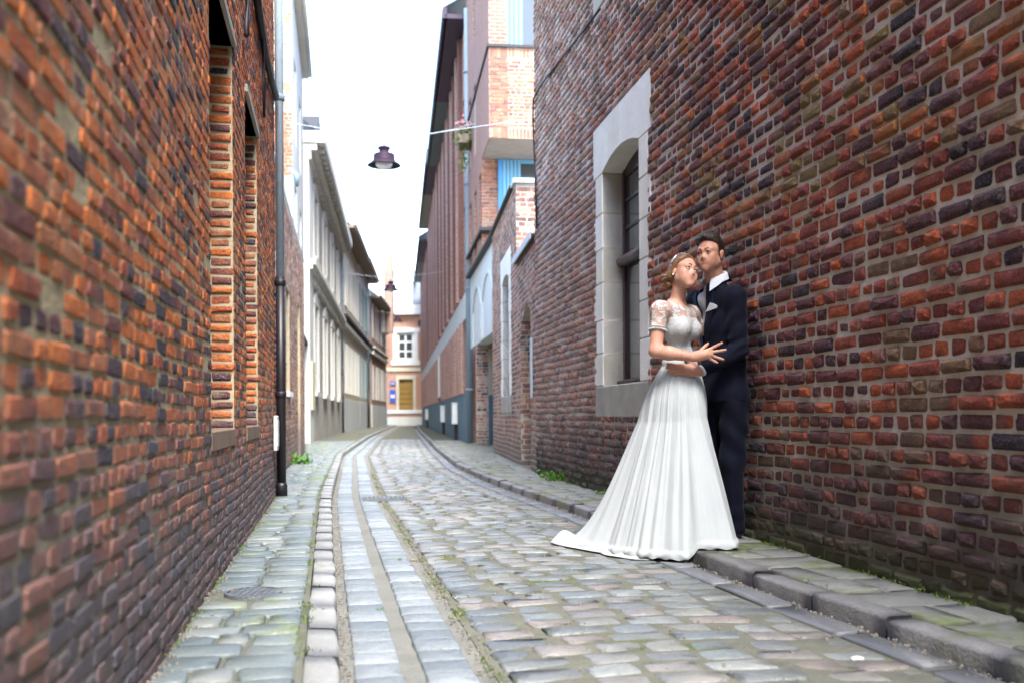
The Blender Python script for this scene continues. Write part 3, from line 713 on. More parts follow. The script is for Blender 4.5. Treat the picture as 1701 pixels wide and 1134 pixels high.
# ------------------------------------------------------------------ right: modern brick block stepping over the garage
MX = lambda y: -.43 - .123 * (y - 21.0)
Mo, Mw, MS, Mrz = wallroot('brick_apartment_block', 'tall modern brick block with blue shutters above the pale passage front', 'apartment block', MX, 21.0)
LM = MS(27.0); z_soff = at(850, 229, 21)[2]; z_top = at(850, 78, 21)[2]; dR = 1.75; HM = 12.6
# bay: camera-facing box
MB().box(0, LM - .8, -2.6, 0, z_soff, z_top).build('bay', MAT['mortarP'], Mo)
rr = brick_rows(1.7, z_soff + .23, z_top - .22, [], .0785, .222, .112, .013, 61)
brickwall(Mo, Mw, (0, 0, 0), (0, -1, 0), (-1, 0, 0), rr, MAT['brickN'], STY_NEW, 220, 62, minshow=.5)
for zz in (z_soff + .005, z_top - .215):
    so = np.array([((i + .5) * .078, zz + .105, .066, .2) for i in range(22)])
    brickwall(Mo, Mw, (0, 0, 0), (0, -1, 0), (-1, 0, 0), so, MAT['brickN'], STY_NEW, 30, 63, minshow=.5)
MB().box(-.05, LM - .7, -2.7, .05, z_top, z_top + .06).build('ledge', MAT['tar'], Mo)
flank_holes = [(1.9, 2.5, 4.9, 6.4), (3.2, 3.8, 7.2, 8.9), (3.2, 3.8, 4.7, 6.3), (4.6, 5.3, 7.2, 9.0), (4.6, 5.3, 4.7, 6.3), (3.2, 3.8, 10.0, 11.6)]
facade(Mo, 'wall', LM, z_soff, HM, [h for h in flank_holes if h[2] > z_soff + .1], -1, MAT['wbR'], t=.4, reveal=.25, y=.012)
facade(Mo, 'wall', LM, z1b + .09, z_soff - .002, [h for h in flank_holes if h[3] < z_soff], -1, MAT['wbR'], t=.4, reveal=.25, y=.012, s0=dR)
for h in flank_holes: MB().box(h[0], h[1], -.26, -.24, h[2], h[3]).build('shutter', MAT['shut'] if h[0] > 3 and h[2] > 7 else MAT['glass'], Mo)
# recess under the bay, with blue shutters
MB().box(dR, dR + .3, -2.6, -.41, z1b + .09, z_soff - .002).build('recess_wall', MAT['mortarP'], Mo)
rr = brick_rows(.43, z1b + .1, z_soff - .02, [], .0785, .222, .112, .013, 64)
brickwall(Mo, Mw, (dR, 0.01, 0), (0, -1, 0), (-1, 0, 0), rr, MAT['brickN'], STY_NEW, 40, 65, minshow=.5)
def shutters(root, x, y0, z0, z1, wide, slats, glass_w):
    o = MB().box(x - .05, x, y0 - .1, y0, z0, z1).build('shutter', MAT['shut'], root)
    for i in range(slats):
        yy = y0 - .1 - (i + .5) * wide / slats
        MB().box(x - .045, x - .005, yy - wide / slats * .42, yy + wide / slats * .42, z0, z1, .004).build('slat', MAT['shutl'], o)
    f = MB().box(x - .04, x, y0 - .1 - wide - glass_w, y0 - .1 - wide, z1 - .09, z1).box(x - .06, x, y0 - .1 - wide - glass_w, y0 - .1 - wide, z0 - .04, z0).build('window', MAT['shutl'], root)
    MB().box(x - .02, x - .012, y0 - .1 - wide - glass_w, y0 - .1 - wide, z0, z1 - .09).build('pane', MAT['glass'], f)
z_sill = at(850, 352, 22.8)[2]
shutters(Mo, dR - .02, -.36, z_sill, z_soff - .01, .42, 5, .7)
shutters(Mo, -.02 + .5, -.18, z_top + .09, z_top + 1.9, .5, 5, .7)
MB().box(.5, .8, -2.6, -.01, z_top + .07, HM).build('upper_wall', MAT['mortarP'], Mo)
rr = brick_rows(.18, z_top + .08, HM, [], .0785, .15, .112, .013, 66)
brickwall(Mo, Mw, (.5, .0, 0), (0, -1, 0), (-1, 0, 0), rr, MAT['brickN'], STY_NEW, 20, 67, minshow=.5)
MB().box(dR - .35, LM, -.4, .08, z1b + .55, z1b + .62).build('ledge', MAT['tar'], Mo)

# ------------------------------------------------------------------ right: long row with overhanging eaves
QX = lambda y: -1.2 - .1135 * (y - 27.0)
row_specs = [(27.02, 43.0, 11.85, 'soffit', 'soffg', 'long mauve brick block with dark purple eave behind the tall blue-grey downpipe'),
             (43.05, 60.0, 12.3, 'soffit', 'soffo', 'brick block with olive eave further along the right side of the street'),
             (60.05, 79.0, 11.6, 'soffit', 'soffg', 'last brick block on the right before the street end')]
for bi, (ya, yb, H, s1, s2, lab) in enumerate(row_specs):
    q, qw, qS, qrz = wallroot('brick_apartment_block', lab, 'apartment block', QX, ya); L = qS(yb)
    holes = []; x = .6
    while x < L - 1.2:
        MB().box(x + .75, x + 1.1, .003, .12, 4.17, H - .32).build('pier', MAT['brickpier' if int(x / 1.55) % 2 else 'brickdark'], q); MB().box(x + .8, x + 1.25, .003, .1, 1.44, 3.44).build('pier', MAT['brickpier'], q)
        holes += [(x, x + .55, 1.55, 3.3), (x, x + .55, 4.3, 6.6), (x, x + .55, 7.4, 9.6)]; x += 1.55
    facade(q, 'wall', L, 0, H - .3, holes, -1, MAT['wbR'], t=.5, reveal=.22)
    for h in holes: window(q, h[0], h[1], h[2], h[3], -.16, -1, MAT['white'] if h[2] > 7 else MAT['wood'], MAT['glass'], 1, 2, .05)
    x = 0.02
    while x < L - .5:
        MB().box(x, min(x + 1.5, L), .003, .04, 3.45, 4.15, .006).build('panel', MAT['panelb'], q); x += 1.55
    x = 0.02
    while x < L - .5:
        MB().box(x, min(x + 1.52, L), .003, .05, PAV, 1.42, .006).build('plinth_panel', MAT['bluep'], q); x += 1.55
    MB().box(-.02, L * .45, -.5, .55, H - .3, H - .18).box(-.02, L * .45, .5, .62, H - .3, H).build('eave', MAT[s1], q)
    MB().box(L * .45 + .01, L, -.5, .55, H - .3, H - .18).box(L * .45 + .01, L, .5, .62, H - .3, H).build('eave', MAT[s2], q)
    MB().add([(0, .6, H), (L, .6, H), (L, -3, H + 2.2), (0, -3, H + 2.2)], [(0, 1, 2, 3)]).build('roof', MAT['slate'], q)
    MB().box(0, .3, -6, -.5, 0, H - .3).box(L - .3, L, -6, -.5, 0, H - .3).build('side_wall', MAT['wbR'], q)
def rpipe(px, Y, r, top, split, label, g=None):
    X = at(px, 700, Y)[0]; pipe(label, (X, Y), top, r, split, collars=(1.5, 4.2, 7.0, 10.0), wall=(.12, 0), group=g)
rpipe(780, 26.7, .085, 11.7, 0, 'fat blue-grey downpipe running the full height beside the passage')
rpipe(751, 38, .06, 11.4, 1.9, 'slim downpipe with black foot halfway along the right row')
rpipe(737.5, 47, .06, 11.4, 1.9, 'slender downpipe beyond the halfway one on the right row')
rpipe(724, 61, .06, 11.4, 1.9, 'farthest downpipe near the end of the right row')
for i, (px, Y, lab) in enumerate(((762, 31, 'white meter box on the blue plinth, closest to the fat downpipe'), (748, 39.5, 'white meter box on the blue plinth beside the slim downpipe'), (725, 62, 'white meter box low on the wall near the street end'))):
    X = QX(Y) - .06; o = thing('meter_box', lab, 'meter box', (X, Y, .55), qrz)
    MB().box(-.35, .35, .0, .16, 0, .62, .01).build('box', MAT['white'], o); MB().box(-.36, .36, -.01, .17, .62, .66, .006).build('lid', MAT['panelb'], o)
    MB().box(-.2, .2, -.01, .1, -.48, 0).build('stand', MAT['iron'], o)
o = thing('notice_board', 'narrow white board fixed upright on the right row wall', 'board', (QX(44) - .06, 44, 0), qrz)
MB().box(-.5, .5, 0, .06, 1.6, 3.4, .01).build('board', MAT['white'], o); MB().box(-.04, .04, -.03, 0, 1.6, 3.4).build('bracket', MAT['iron'], o)
# flower box on the block's flank
FX = at(768, 215, 25.6)
o = thing('flower_box', 'window box of pink flowers hanging high by the fat downpipe', 'flower box', (FX[0] + .05, 25.6, FX[2] - .35))
MB().box(-.14, .14, -.4, .4, -.1, .12, .01).build('box', MAT['brownb'], o)
R1 = np.random.default_rng(77)
def leaves(n, cen, rad, size, mat, parent, name, up=0):
    V = []; Fa = []
    for i in range(n):
        c = np.array(cen) + (R1.normal(size=3) * np.array(rad)); d = R1.normal(size=3); d[2] += up; d /= np.linalg.norm(d); e = np.cross(d, R1.normal(size=3)); e /= np.linalg.norm(e) + 1e-6
        s = size * (.6 + .8 * R1.random()); k = len(V)
        V += [tuple(c - d * s), tuple(c + e * s * .45), tuple(c + d * s), tuple(c - e * s * .45)]; Fa.append((k, k + 1, k + 2, k + 3))
    return meshobj(name, V, Fa, mat, parent)
leaves(260, (0, 0, .15), (.12, .25, .2), .05, MAT['leaf'], o, 'foliage'); leaves(60, (0, 0, -.3), (.06, .12, .22), .05, MAT['leaf'], o, 'trailing_foliage')
leaves(90, (0, -.05, .42), (.1, .22, .07), .045, MAT['petal'], o, 'blossom')

# ------------------------------------------------------------------ left row
def lseg(ya, xa, yb, xb): return lambda y: xa + (xb - xa) * (y - ya) / (yb - ya)
BX = lseg(10, -2.54, 21, -4.37)
b_, bw, bS, brz = wallroot('brick_house', 'small brown brick house with white gutter just beyond the left wall pipe', 'brick house', BX, 9.75)
L = bS(20.9); H = 3.98
hs = [(bS(12.0), bS(12.9), 1.2, 2.75), (bS(14.6), bS(15.5), 1.2, 2.75), (bS(18.0), bS(19.0), PAV, 2.9)]
facade(b_, 'wall', L, 0, H, hs, 1, MAT['mortarL'], t=.5, reveal=.18)
rows = brick_rows(L, PAV, H, hs, .0775, .222, .12, .015, 81)
brickwall(b_, bw, (0, 0, 0), (1, 0, 0), (0, -1, 0), rows, MAT['brickR2'], STY_OLD, 150, 82)
for h in hs[:2]:
    window(b_, *h, .12, 1, MAT['white'], MAT['glassb'], 2, 2)
    MB().box(h[0] - .05, h[1] + .05, -.05, .12, h[2] - .08, h[2] - .004).build('sill', MAT['lime'], b_)
MB().box(hs[0][0] - .5, hs[0][0] - .02, -.06, -.02, 1.2, 2.75).build('shutter', MAT['greyr'], b_)
d = MB().box(hs[2][0], hs[2][1], .1, .16, PAV, 2.9).build('door', MAT['cream'], b_); MB().ball((hs[2][1] - .12, .08, 1.1), .035).build('handle', MAT['iron'], d)
MB().box(-.05, L, .002, .3, H + .002, H + .06).build('eave', MAT['brownb'], b_)
MB().tube([(-.05, .03, H + .09), (L, .03, H + .09)], .045, 10).build('gutter', MAT['white'], b_, True)
MB().add([(-.05, .06, H + .08), (L, .06, H + .08), (L, 3, H + .3), (-.05, 3, H + .3)], [(0, 1, 2, 3)]).build('roof', MAT['tar'], b_)
MB().box(-.02, 0, .02, 3, 0, H).build('side_wall', MAT['wbL'], b_)
o = thing('lamp_bracket', 'small zinc pipe head poking out above the white gutter', 'pipe', (BX(14) + .25, 14.0, 0))
MB().tube([(-.05, 0, 4.05), (-.05, 0, 4.2), (-.16, 0, 4.3)], [.025, .045, .025], 10).build('head', MAT['zinc'], o, True)
for (px, Y, fx, lab) in ((452, 9.1, WLx, 'white utility box low on the left wall before the black pipe foot'), (480, 12.2, BX, 'white utility box low on the brown brick house')):
    z0, z1 = at(px, 748, Y)[2], at(px, 690, Y)[2]; o = thing('utility_box', lab, 'utility box', (fx(Y) + .015, Y, z0), brz)
    MB().box(-.12, .12, -.03, 0, 0, z1 - z0, .008).build('box', MAT['white'], o); MB().box(-.1, .1, -.035, -.031, .04, z1 - z0 - .04).build('door', MAT['panelb'], o)
# tall grey house whose limewashed gable end faces the camera
TX = lseg(21, -4.6, 27.5, -5.72)
t_, tw, tS, trz = wallroot('tall_house', 'tall grey house with limewashed and orange brick end wall above the white gutter', 'house', TX, 21.0)
L = tS(27.45); H = 10.1
MB().box(0, .3, .02, 5, 0, H).build('end_wall', MAT['mortarP'], t_)
za = at(480, 182, 21)[2]
rr = brick_rows(1.4, za, H, [], .0785, .222, .112, .013, 83); brickwall(t_, tw, (0, .0, 0), (0, 1, 0), (-1, 0, 0), rr, MAT['brickW'], STY_NEW, 200, 84, minshow=.5)
zb = at(480, 292, 21)[2]
rr = brick_rows(1.4, zb, za - .02, [], .0785, .222, .112, .013, 85); brickwall(t_, tw, (0, .0, 0), (0, 1, 0), (-1, 0, 0), rr, MAT['brickO'], STY_NEW, 100, 86, minshow=.5)
hs = [(1.0, 2.1, 4.0, 6.0), (3.8, 4.9, 4.0, 6.0), (1.0, 2.1, 7.0, 8.8), (3.8, 4.9, 7.0, 8.8), (3.2, 4.6, PAV, 2.5), (.6, 1.9, 1.1, 2.5)]
facade(t_, 'wall', L, 2.85, H, hs[:4], 1, MAT['greyr'], t=.5, reveal=.15)
facade(t_, 'wall', L, 0, 2.849, hs[4:], 1, MAT['cream'], t=.4, reveal=.15, y=.06)
MB().box(-.02, L, -.1, .06, 2.75, 2.85).build('ledge', MAT['tar'], t_)
for h in hs[:4] + hs[5:]: window(t_, *h, .12, 1, MAT['white'], MAT['glassb'], 2, 3)
MB().box(hs[4][0], hs[4][1], .15, .2, PAV, 2.5).build('door', MAT['brownb'], t_)
MB().box(-.3, L, -.16, .3, H, H + .12).build('eave', MAT['pale'], t_); MB().tube([(-.3, -.2, H + .1), (L, -.2, H + .1)], .06, 10).build('gutter', MAT['pale'], t_, True)
MB().add([(-.3, -.14, H + .13), (L, -.14, H + .13), (L, 4, H + 3), (-.3, 4, H + 3)], [(0, 1, 2, 3)]).build('roof', MAT['tar'], t_)
# ornate stone mansion
DXf = lseg(27.5, -5.62, 45, -7.68)
d_, dw, dS, drz = wallroot('stone_mansion', 'ornate pale stone mansion with deep white cornice and tall ground floor windows', 'mansion', DXf, 27.5)
L = dS(44.9); H = 8.35
hs = []
for i in range(4): x = 1.9 + i * 4.0; hs += [(x, x + 1.4, 1.55, 4.1), (x, x + 1.4, 5.5, 7.4)]
facade(d_, 'wall', L, 0, H, hs, 1, MAT['wbS'], t=.5, reveal=.25)
MB().box(-.04, 1.3, -.05, .5, 4.6, H).build('pilaster', MAT['white'], d_); MB().box(-.04, 1.3, -.05, .5, 0, 4.59).build('pilaster', MAT['pale'], d_)
MB().box(.2, 1.1, -.1, -.052, 1.0, 2.35).build('panel', MAT['cream'], d_)
for h in hs:
    window(d_, *h, .18, 1, MAT['white'], MAT['glassb'], 2, 3, .1)
    mb = MB(); mb.box(h[0] - .22, h[0] - .01, -.06, .1, h[2], h[3]); mb.box(h[1] + .01, h[1] + .22, -.06, .1, h[2], h[3]); mb.build('pilaster', MAT['pale'], d_)
    ar = arch(h[0] - .25, h[1] + .25, h[3] + .02, .42, 10); MB().prism(ar, -.06, .02).build('shell_pediment', MAT['pale'], d_)
    MB().box(h[0] - .25, h[1] + .25, -.12, .1, h[2] - .14, h[2] - .01).build('sill', MAT['pale'], d_)
R2_ = np.random.default_rng(5)
x = 1.4
while x < L - .3:
    for z in (4.55, 7.75):
        MB().ball((x, -.03, z + .1), (.16, .12, .16), 5).build('carved_boss', MAT['limedirty'], d_)
    x += .8
MB().box(-.02, L, -.22, .1, 5.0, 5.14).box(-.02, L, -.14, .1, 4.88, 5.0).build('string_course', MAT['pale'], d_)
MB().box(-.05, L, -.12, .3, H - .45, H - .2).build('frieze', MAT['pale'], d_)
MB().box(-.1, L, -.5, .4, H, H + .32).build('cornice', MAT['white'], d_); MB().box(-.06, L, -.28, .4, H - .2, H - .001).build('cornice', MAT['pale'], d_)
x = .4
while x < L: MB().box(x, x + .18, -.44, -.285, H - .18, H - .002).build('modillion', MAT['limedirty'], d_); x += .62
MB().add([(0, -.3, H + .33), (L, -.3, H + .33), (L, 2.2, H + 2.4), (0, 2.2, H + 2.4)], [(0, 1, 2, 3)]).build('roof', MAT['slate'], d_)
for i in range(3):
    x = 5 + i * 4.6; dm = MB().box(x, x + 1.2, .2, 1.8, H + .4, H + 1.7).build('dormer', MAT['pale'] if i % 2 else MAT['soffg'], d_)
    MB().prism([(x - .2, H + 1.7), (x + 1.4, H + 1.7), (x + .6, H + 2.4)], .05, 2.0).build('dormer_roof', MAT['tar'], dm)
# cream house, white house, brick house
def house(xf, ya, yb, H, label, wall, base, shutter, ledge, name='house', n=4, upper=None):
    h_, hw, hS, hrz = wallroot(name, label, 'house', xf, ya); L = hS(yb); hs = []
    stp = L / n
    for i in range(n): x = (i + .28) * stp; hs += [(x, x + stp * .42, 1.9, 4.2), (x, x + stp * .42, 6.0, 8.3)]
    facade(h_, 'wall', L, 1.55, H, hs, 1, wall, t=.5, reveal=.2)
    MB().box(0, L, -.05, .5, 0, 1.549).build('plinth', base, h_)
    for h in hs:
        w = window(h_, *h, .14, 1, MAT['white'], MAT['glassb'], 2, 3, .09)
        MB().box(h[0] - stp * .16, h[0] - .02, -.07, -.01, h[2], h[3]).build('shutter', shutter, h_); MB().box(h[1] + .02, h[1] + stp * .16, -.07, -.01, h[2], h[3]).build('shutter', shutter, h_)
    MB().box(-.02, L, -.18, .05, 4.9, 5.1).build('string_course', MAT['pale'], h_); MB().box(-.02, L, -.26, .05, 5.3, 5.42).build('ledge', ledge, h_)
    MB().box(-.05, L, -.6, .3, H, H + .12).build('eave', MAT['brownb'], h_); MB().tube([(-.05, -.62, H + .18), (L, -.62, H + .18)], .1, 8).build('gutter', MAT['pale'], h_, True)
    MB().add([(0, -.5, H + .13), (L, -.5, H + .13), (L, 3, H + 2.8), (0, 3, H + 2.8)], [(0, 1, 2, 3)]).build('roof', MAT['slate'], h_)
    MB().box(-.02, 0, .02, 5, 0, H).build('side_wall', wall, h_)
    return h_
EX = lseg(45, -7.68, 62, -9.1)
house(EX, 45.0, 55.9, 9.3, 'cream rendered house with long dark ledge after the stone mansion', MAT['cream'], MAT['greyr'], MAT['pale'], MAT['tar'], n=4)
house(EX, 56.0, 65.9, 9.5, 'off-white house with grey-green shutters next after the cream one', MAT['pale'], MAT['greyr'], plain('grey_green_shutter', (.2, .26, .25), .6), MAT['tar'], n=3)
FX_ = lseg(62, -9.1, 80, -10.0)
house(FX_, 66.0, 79.0, 8.6, 'reddish brick house with pale quoins last in the left row', MAT['wbL'], MAT['greyr'], MAT['pale'], MAT['pale'], name='brick_house', n=3)
o = thing('gabled_house', 'narrow white gable with chimney rising over the last left roofs', 'house', (-9.75, 74, 0))
MB().prism([(-1.6, 7), (.3, 7), (.3, 11.6), (-.3, 13.4), (-1.6, 11.6)], 0, 3).build('gable', MAT['white'], o)
MB().box(.35, .85, .5, 1.3, 7, 13.0).build('chimney', MAT['wbL'], o)
for k in (0, 1, 2): MB().tube([(.42 + k * .17, .9, 13.0), (.42 + k * .17, .9, 13.4)], .06, 8).build('chimney_pot', MAT['wbE'], o)
def lpipe(px, Y, top, split, label):
    pipe(label, (at(px, 700, Y)[0] + .02, Y), top, .06, split, collars=(3, 6), wall=(-.12, 0))
lpipe(568.5, 45.0, 9.4, 2.6, 'grey downpipe with dark foot between the mansion and the cream house')
lpipe(612, 62.2, 9.4, 2.4, 'grey downpipe far along the left row')

# ------------------------------------------------------------------ the house closing the street
o = thing('town_house', 'salmon brick house with mansard roof and yellow door closing the street', 'town house', (-8.2, 80.2, 0))
q = lambda px, py: (at(px, py, 80.2)[0] + 8.2, at(px, py, 80.2)[2])
xl, xr = -8.0, 7.0; zc = q(680, 523)[1]; zr = q(680, 456)[1]
dx0, dz0 = q(663, 675); dx1, dz1 = q(686, 629); wx0, wz0 = q(659, 598); wx1, wz1 = q(688, 552)
facade(o, 'wall', xr, 0, zc, [(dx0, dx1, 1.2, dz1), (wx0, wx1, wz0, wz1), (wx0 + 4.2, wx1 + 4.2, wz0, wz1), (wx0 - 4.2, wx1 - 4.2, wz0, wz1)], 1, MAT['wbE'], t=.5, reveal=.2, s0=xl)
d = MB().box(dx0, dx1, .15, .2, 1.2, dz1).build('door', MAT['door'], o)
for k in range(5): MB().box(dx0 + .08, dx1 - .08, .12, .149, 1.35 + k * .42, 1.35 + k * .42 + .33).build('door_panel', MAT['door'], d)
mb = MB(); mb.box(dx0 - .22, dx0, -.04, .1, 1.2, dz1 + .3); mb.box(dx1, dx1 + .22, -.04, .1, 1.2, dz1 + .3); mb.box(dx0, dx1, -.04, .1, dz1, dz1 + .3); mb.build('door_surround', MAT['cream'], o)
for k in (-1, 0, 1):
    off = k * 4.2
    w = window(o, wx0 + off, wx1 + off, wz0, wz1, .1, 1, MAT['white'], MAT['glassb'] if k else MAT['glass'], 2, 3, .2)
    mb = MB(); mb.box(wx0 - .3 + off, wx0 + off, -.05, .1, wz0, wz1); mb.box(wx1 + off, wx1 + .3 + off, -.05, .1, wz0, wz1); mb.box(wx0 - .45 + off, wx1 + .45 + off, -.06, .1, wz1, wz1 + .35); mb.box(wx0 - .45 + off, wx1 + .45 + off, -.12, .1, wz0 - .4, wz0)
    mb.build('window_surround', MAT['white'], o)
zs_ = q(680, 613)[1]; MB().box(xl, xr, -.1, .05, zs_ - .15, zs_ + .15).build('string_course', MAT['cream'], o)
zs_ = q(680, 683)[1]; MB().box(xl, xr, -.12, .05, zs_ - .15, zs_ + .15).build('string_course', MAT['white'], o)
MB().box(xl, xr, -.08, .02, 0, q(680, 692)[1]).build('plinth', MAT['pale'], o)
MB().box(xl, xr, -.5, .3, zc, zc + .75).build('cornice', MAT['white'], o)
MB().add([(xl, -.3, zc + .76), (xr, -.3, zc + .76), (xr, 1.6, zr + .4), (xl, 1.6, zr + .4), (xr, 6, zr + 1.2), (xl, 6, zr + 1.2)], [(0, 1, 2, 3), (3, 2, 4, 5)]).build('roof', MAT['slate'], o)
for k in (-1, 0, 1):
    cx = q(670, 480)[0] + k * 4.2; z0 = zc + .76; dm = MB().box(cx - .75, cx + .75, -.25, 1.4, z0, z0 + 1.9).build('dormer', MAT['white'], o)
    MB().prism([(cx - .95, z0 + 1.9), (cx + .95, z0 + 1.9), (cx, z0 + 2.75)], -.35, 1.5).build('pediment', MAT['white'], dm)
    MB().box(cx - .42, cx - .04, -.27, -.252, z0 + .2, z0 + 1.6).box(cx + .04, cx + .42, -.27, -.252, z0 + .2, z0 + 1.6).build('pane', MAT['glassb'], dm)
MB().box(xl, xr, .5, 6, 0, zc - .01).build('back_wall', MAT['wbE'], o)
ax, az = q(697, 537); MB().lathe([(0.001, -.0), (.14, 0)], n=12).build('anchor_plate', MAT['iron'], o).matrix_local = Matrix.Translation((ax, -.03, az)) @ Matrix.Diagonal((1, 1, 2.2, 1)) @ Matrix.Rotation(math.pi / 2, 4, 'X')
for (px, py, w_, h_, lab) in ((652.5, 636, .24, .14, 'small blue enamel street plate left of the yellow door'), (652.5, 657, .24, .5, 'taller blue sign under the street plate by the yellow door')):
    x_, z_ = q(px, py); s = thing('street_sign', lab, 'sign', (x_ - 8.2, 80.2 - .12, z_))
    MB().box(-w_, w_, 0, .04, -h_, h_, .01).build('plate', MAT['bluesign'], s); MB().box(-w_ * .7, w_ * .7, -.006, -.001, -h_ * .3, h_ * .2).build('white_band', MAT['white'], s)

# ------------------------------------------------------------------ hanging lanterns
def lantern(px, py, Y, r, lab, grp='lanterns hung over the street', detailed=True):
    c = at(px, py, Y); o = thing('street_lantern', lab, 'street lamp', tuple(c), 0, grp); k = r / .29
    MB().lathe([(.001, .20 * k), (.05 * k, .198 * k), (.1 * k, .18 * k), (.112 * k, .155 * k), (.085 * k, .13 * k), (.085 * k, .09 * k), (.12 * k, .07 * k), (.175 * k, .055 * k), (.185 * k, .03 * k), (.185 * k, -.04 * k), (.2 * k, -.06 * k)]).build('housing', MAT['purple'], o, True)
    MB().lathe([(.185 * k, -.05 * k), (.22 * k, -.085 * k), (.29 * k, -.135 * k), (.285 * k, -.145 * k), (.21 * k, -.105 * k), (.16 * k, -.09 * k)]).build('shade', MAT['purple'], o, True)
    MB().lathe([(.15 * k, -.095 * k), (.15 * k, -.13 * k), (.11 * k, -.175 * k), (.05 * k, -.2 * k), (.001, -.205 * k)]).build('globe', MAT['globe'], o, True)
    MB().tube([(0, 0, .2 * k), (0, 0, .3 * k)], .012, 8).build('hook', MAT['iron'], o)
    lx, rx = left_line(Y) - .1, right_line(Y) + .2 if not 20 < Y < 27 else -1
    w = MB().tube([(lx, Y, c[2] + .62), (c[0], Y, c[2] + .3 * k), (rx, Y, c[2] + .62)], .005, 5).build('span_wire', MAT['coping'], None)
    w['label'] = {0: 'thin wire that carries the large nearest lantern', 1: 'thin wire that carries the middle lantern', 2: 'thin wire that carries the farthest small lantern'}[lantern.i]; w['category'] = 'wire'; lantern.i += 1
lantern.i = 0
lantern(638, 262, 17.0, .285, 'large purple street lantern hanging against the bright sky')
lantern(649, 476, 39.0, .3, 'smaller purple lantern below the large one, over the far street')
lantern(660.5, 530, 66.0, .3, 'smallest farthest lantern in front of the salmon house')
a_, b2 = at(716, 223, 26.5), at(792, 205, 24.5)
w = MB().tube([tuple(a_), tuple(at(752, 216, 25.5)), tuple(b2)], .012, 6).build('span_wire', MAT['coping']); w['label'] = 'pale wire running past the pink flower box'; w['category'] = 'wire'

# ------------------------------------------------------------------ weeds, litter
def weed(px, py, Y, n, sz, lab, grp='weeds at the foot of the right wall'):
    if Y is None: Y = (HC - PAV) * F / (py - HOR)
    c = at(px, py, Y); o = thing('weed', lab, 'weed', (c[0], c[1], max(c[2], 0)), 0, grp)
    for j in range(3):
        leaves(n // 3, ((j - 1) * sz * .5, R1.random() * sz * .3, sz * .3), (sz * .3, sz * .3, sz * .22), sz * .28, MAT['leaf'], o, 'leaf_clump', 1.2)
weed(908, 793, None, 60, .1, 'low green weed at the right wall foot, first before the corner')
weed(927, 799, None, 80, .12, 'bushier green weed at the right wall foot, second from the corner')
weed(1003, 822, None, 40, .07, 'small weed at the wall foot just left of the bridal gown')
weed(1228, 930, None, 14, .025, 'tiny weed in the pavement joint right of the gown hem', None)
weed(632, 1013, None, 12, .02, 'tiny weed tuft under the left wall foot', None)
for (px, py, n, s_, lab) in ((664, 930, 18, .022, 'green tuft between the granite setts and the cobbles'), (690, 970, 14, .018, 'second green tuft lower down beside the granite setts'), (500, 768, 70, .16, 'bright mossy grass tuft on the left pavement past the pipe'), (513, 940, 14, .02, 'tuft in the joint behind the left kerb'), (818, 1116, 10, .012, 'tiny tuft among the cobbles at the bottom edge')):
    weed(px, py, (HC - (PAV if px < 560 else 0)) * F / (py - HOR), n, s_, lab, None)
def scrap(px, py, z, mat, lab, name, cat, s=.02):
    Y = (HC - z) * F / (py - HOR); X = (px - CX) / F * Y
    mb = MB(); mb.tube([(0, 0, 0), (s, s * .3, .002), (s * 2, s * .2, 0)], [s * .35, s * .4, s * .3], 7); o = mb.build(name, mat, None, True); o.location = (X, Y, z + .012); o['label'] = lab; o['category'] = cat
scrap(1412, 1104, .02, MAT['white'], 'white scrap of paper on the cobbles near the right kerb', 'paper_scrap', 'litter', .02)
scrap(1220, 950, .02, plain('orange_filter', (.5, .22, .06), .8), 'orange cigarette end lying by the right kerb', 'cigarette_end', 'litter', .012)
scrap(680, 933, .02, MAT['brownb'], 'brown dead leaf on the cobbles by the setts', 'dead_leaf', 'leaf', .018)

# grit along the kerbs and moss in the joints: nobody could count it
RG = np.random.default_rng(31); n = 5200; yy = 1.8 + 14 * RG.random(n) ** 1.6; kind_ = RG.integers(0, 5, n); P = []
for y, k in zip(yy, kind_):
    r = abs(RG.normal()) * .03
    x = (KL(y) + .01 + r, KR(y) - .01 - r, KL(y) + .49 + RG.normal() * .02, left_line(y) + .03 + r * .8, KL(y) + .5 + RG.random() * (KR(y) - KL(y) - .7))[k]
    P.append((x, y, gz(x, y) + (-.004 if k == 4 else .001)))
P = np.array(P); w = .003 + .007 * RG.random(n) ** 3
V = stone_local(n, w * 1.3, w, w * .8, .002, .001, .0008, .001, .0005, RG); a = RG.random(n) * 6.28
Q = P[:, None] + V[..., 0:1] * np.stack([np.cos(a), np.sin(a), 0 * a], 1)[:, None] + V[..., 1:2] * np.stack([-np.sin(a), np.cos(a), 0 * a], 1)[:, None] + V[..., 2:3] * np.array([0, 0, 1.0])
npobj('grit', Q.reshape(-1, 3), (SF[None] + (np.arange(n) * 25)[:, None, None]).reshape(-1, 3), surf('grit', (.3, .27, .22), (.14, .13, .11), 40, .9, 0, 60), None, False, kind='stuff')
V = []; Fa = []
def tufts(n, fx, y0, y1, size, patch):
    for i in range(n):
        y = y0 + (y1 - y0) * RG.random() ** 1.3
        if math.sin(y * patch) + math.sin(y * patch * 2.7 + 1) < .1: continue
        x = fx(y); c = np.array([x + RG.normal() * .012, y, gz(x, y) + .002]); 
        for q in range(5):
            d = np.array([RG.normal() * .6, RG.normal() * .6, .8]); d /= np.linalg.norm(d); e = np.cross(d, RG.normal(size=3)); e /= np.linalg.norm(e); s = size * (.4 + RG.random()); k = len(V)
            c2 = c + RG.normal(size=3) * (.012, .012, 0); V.extend([tuple(c2), tuple(c2 + d * s + e * s * .3), tuple(c2 + d * s * 1.6), tuple(c2 + d * s - e * s * .3)]); Fa.append((k, k + 1, k + 2, k + 3))
tufts(420, lambda y: left_line(y) + .035, 2.2, 20, .008, 2.1)
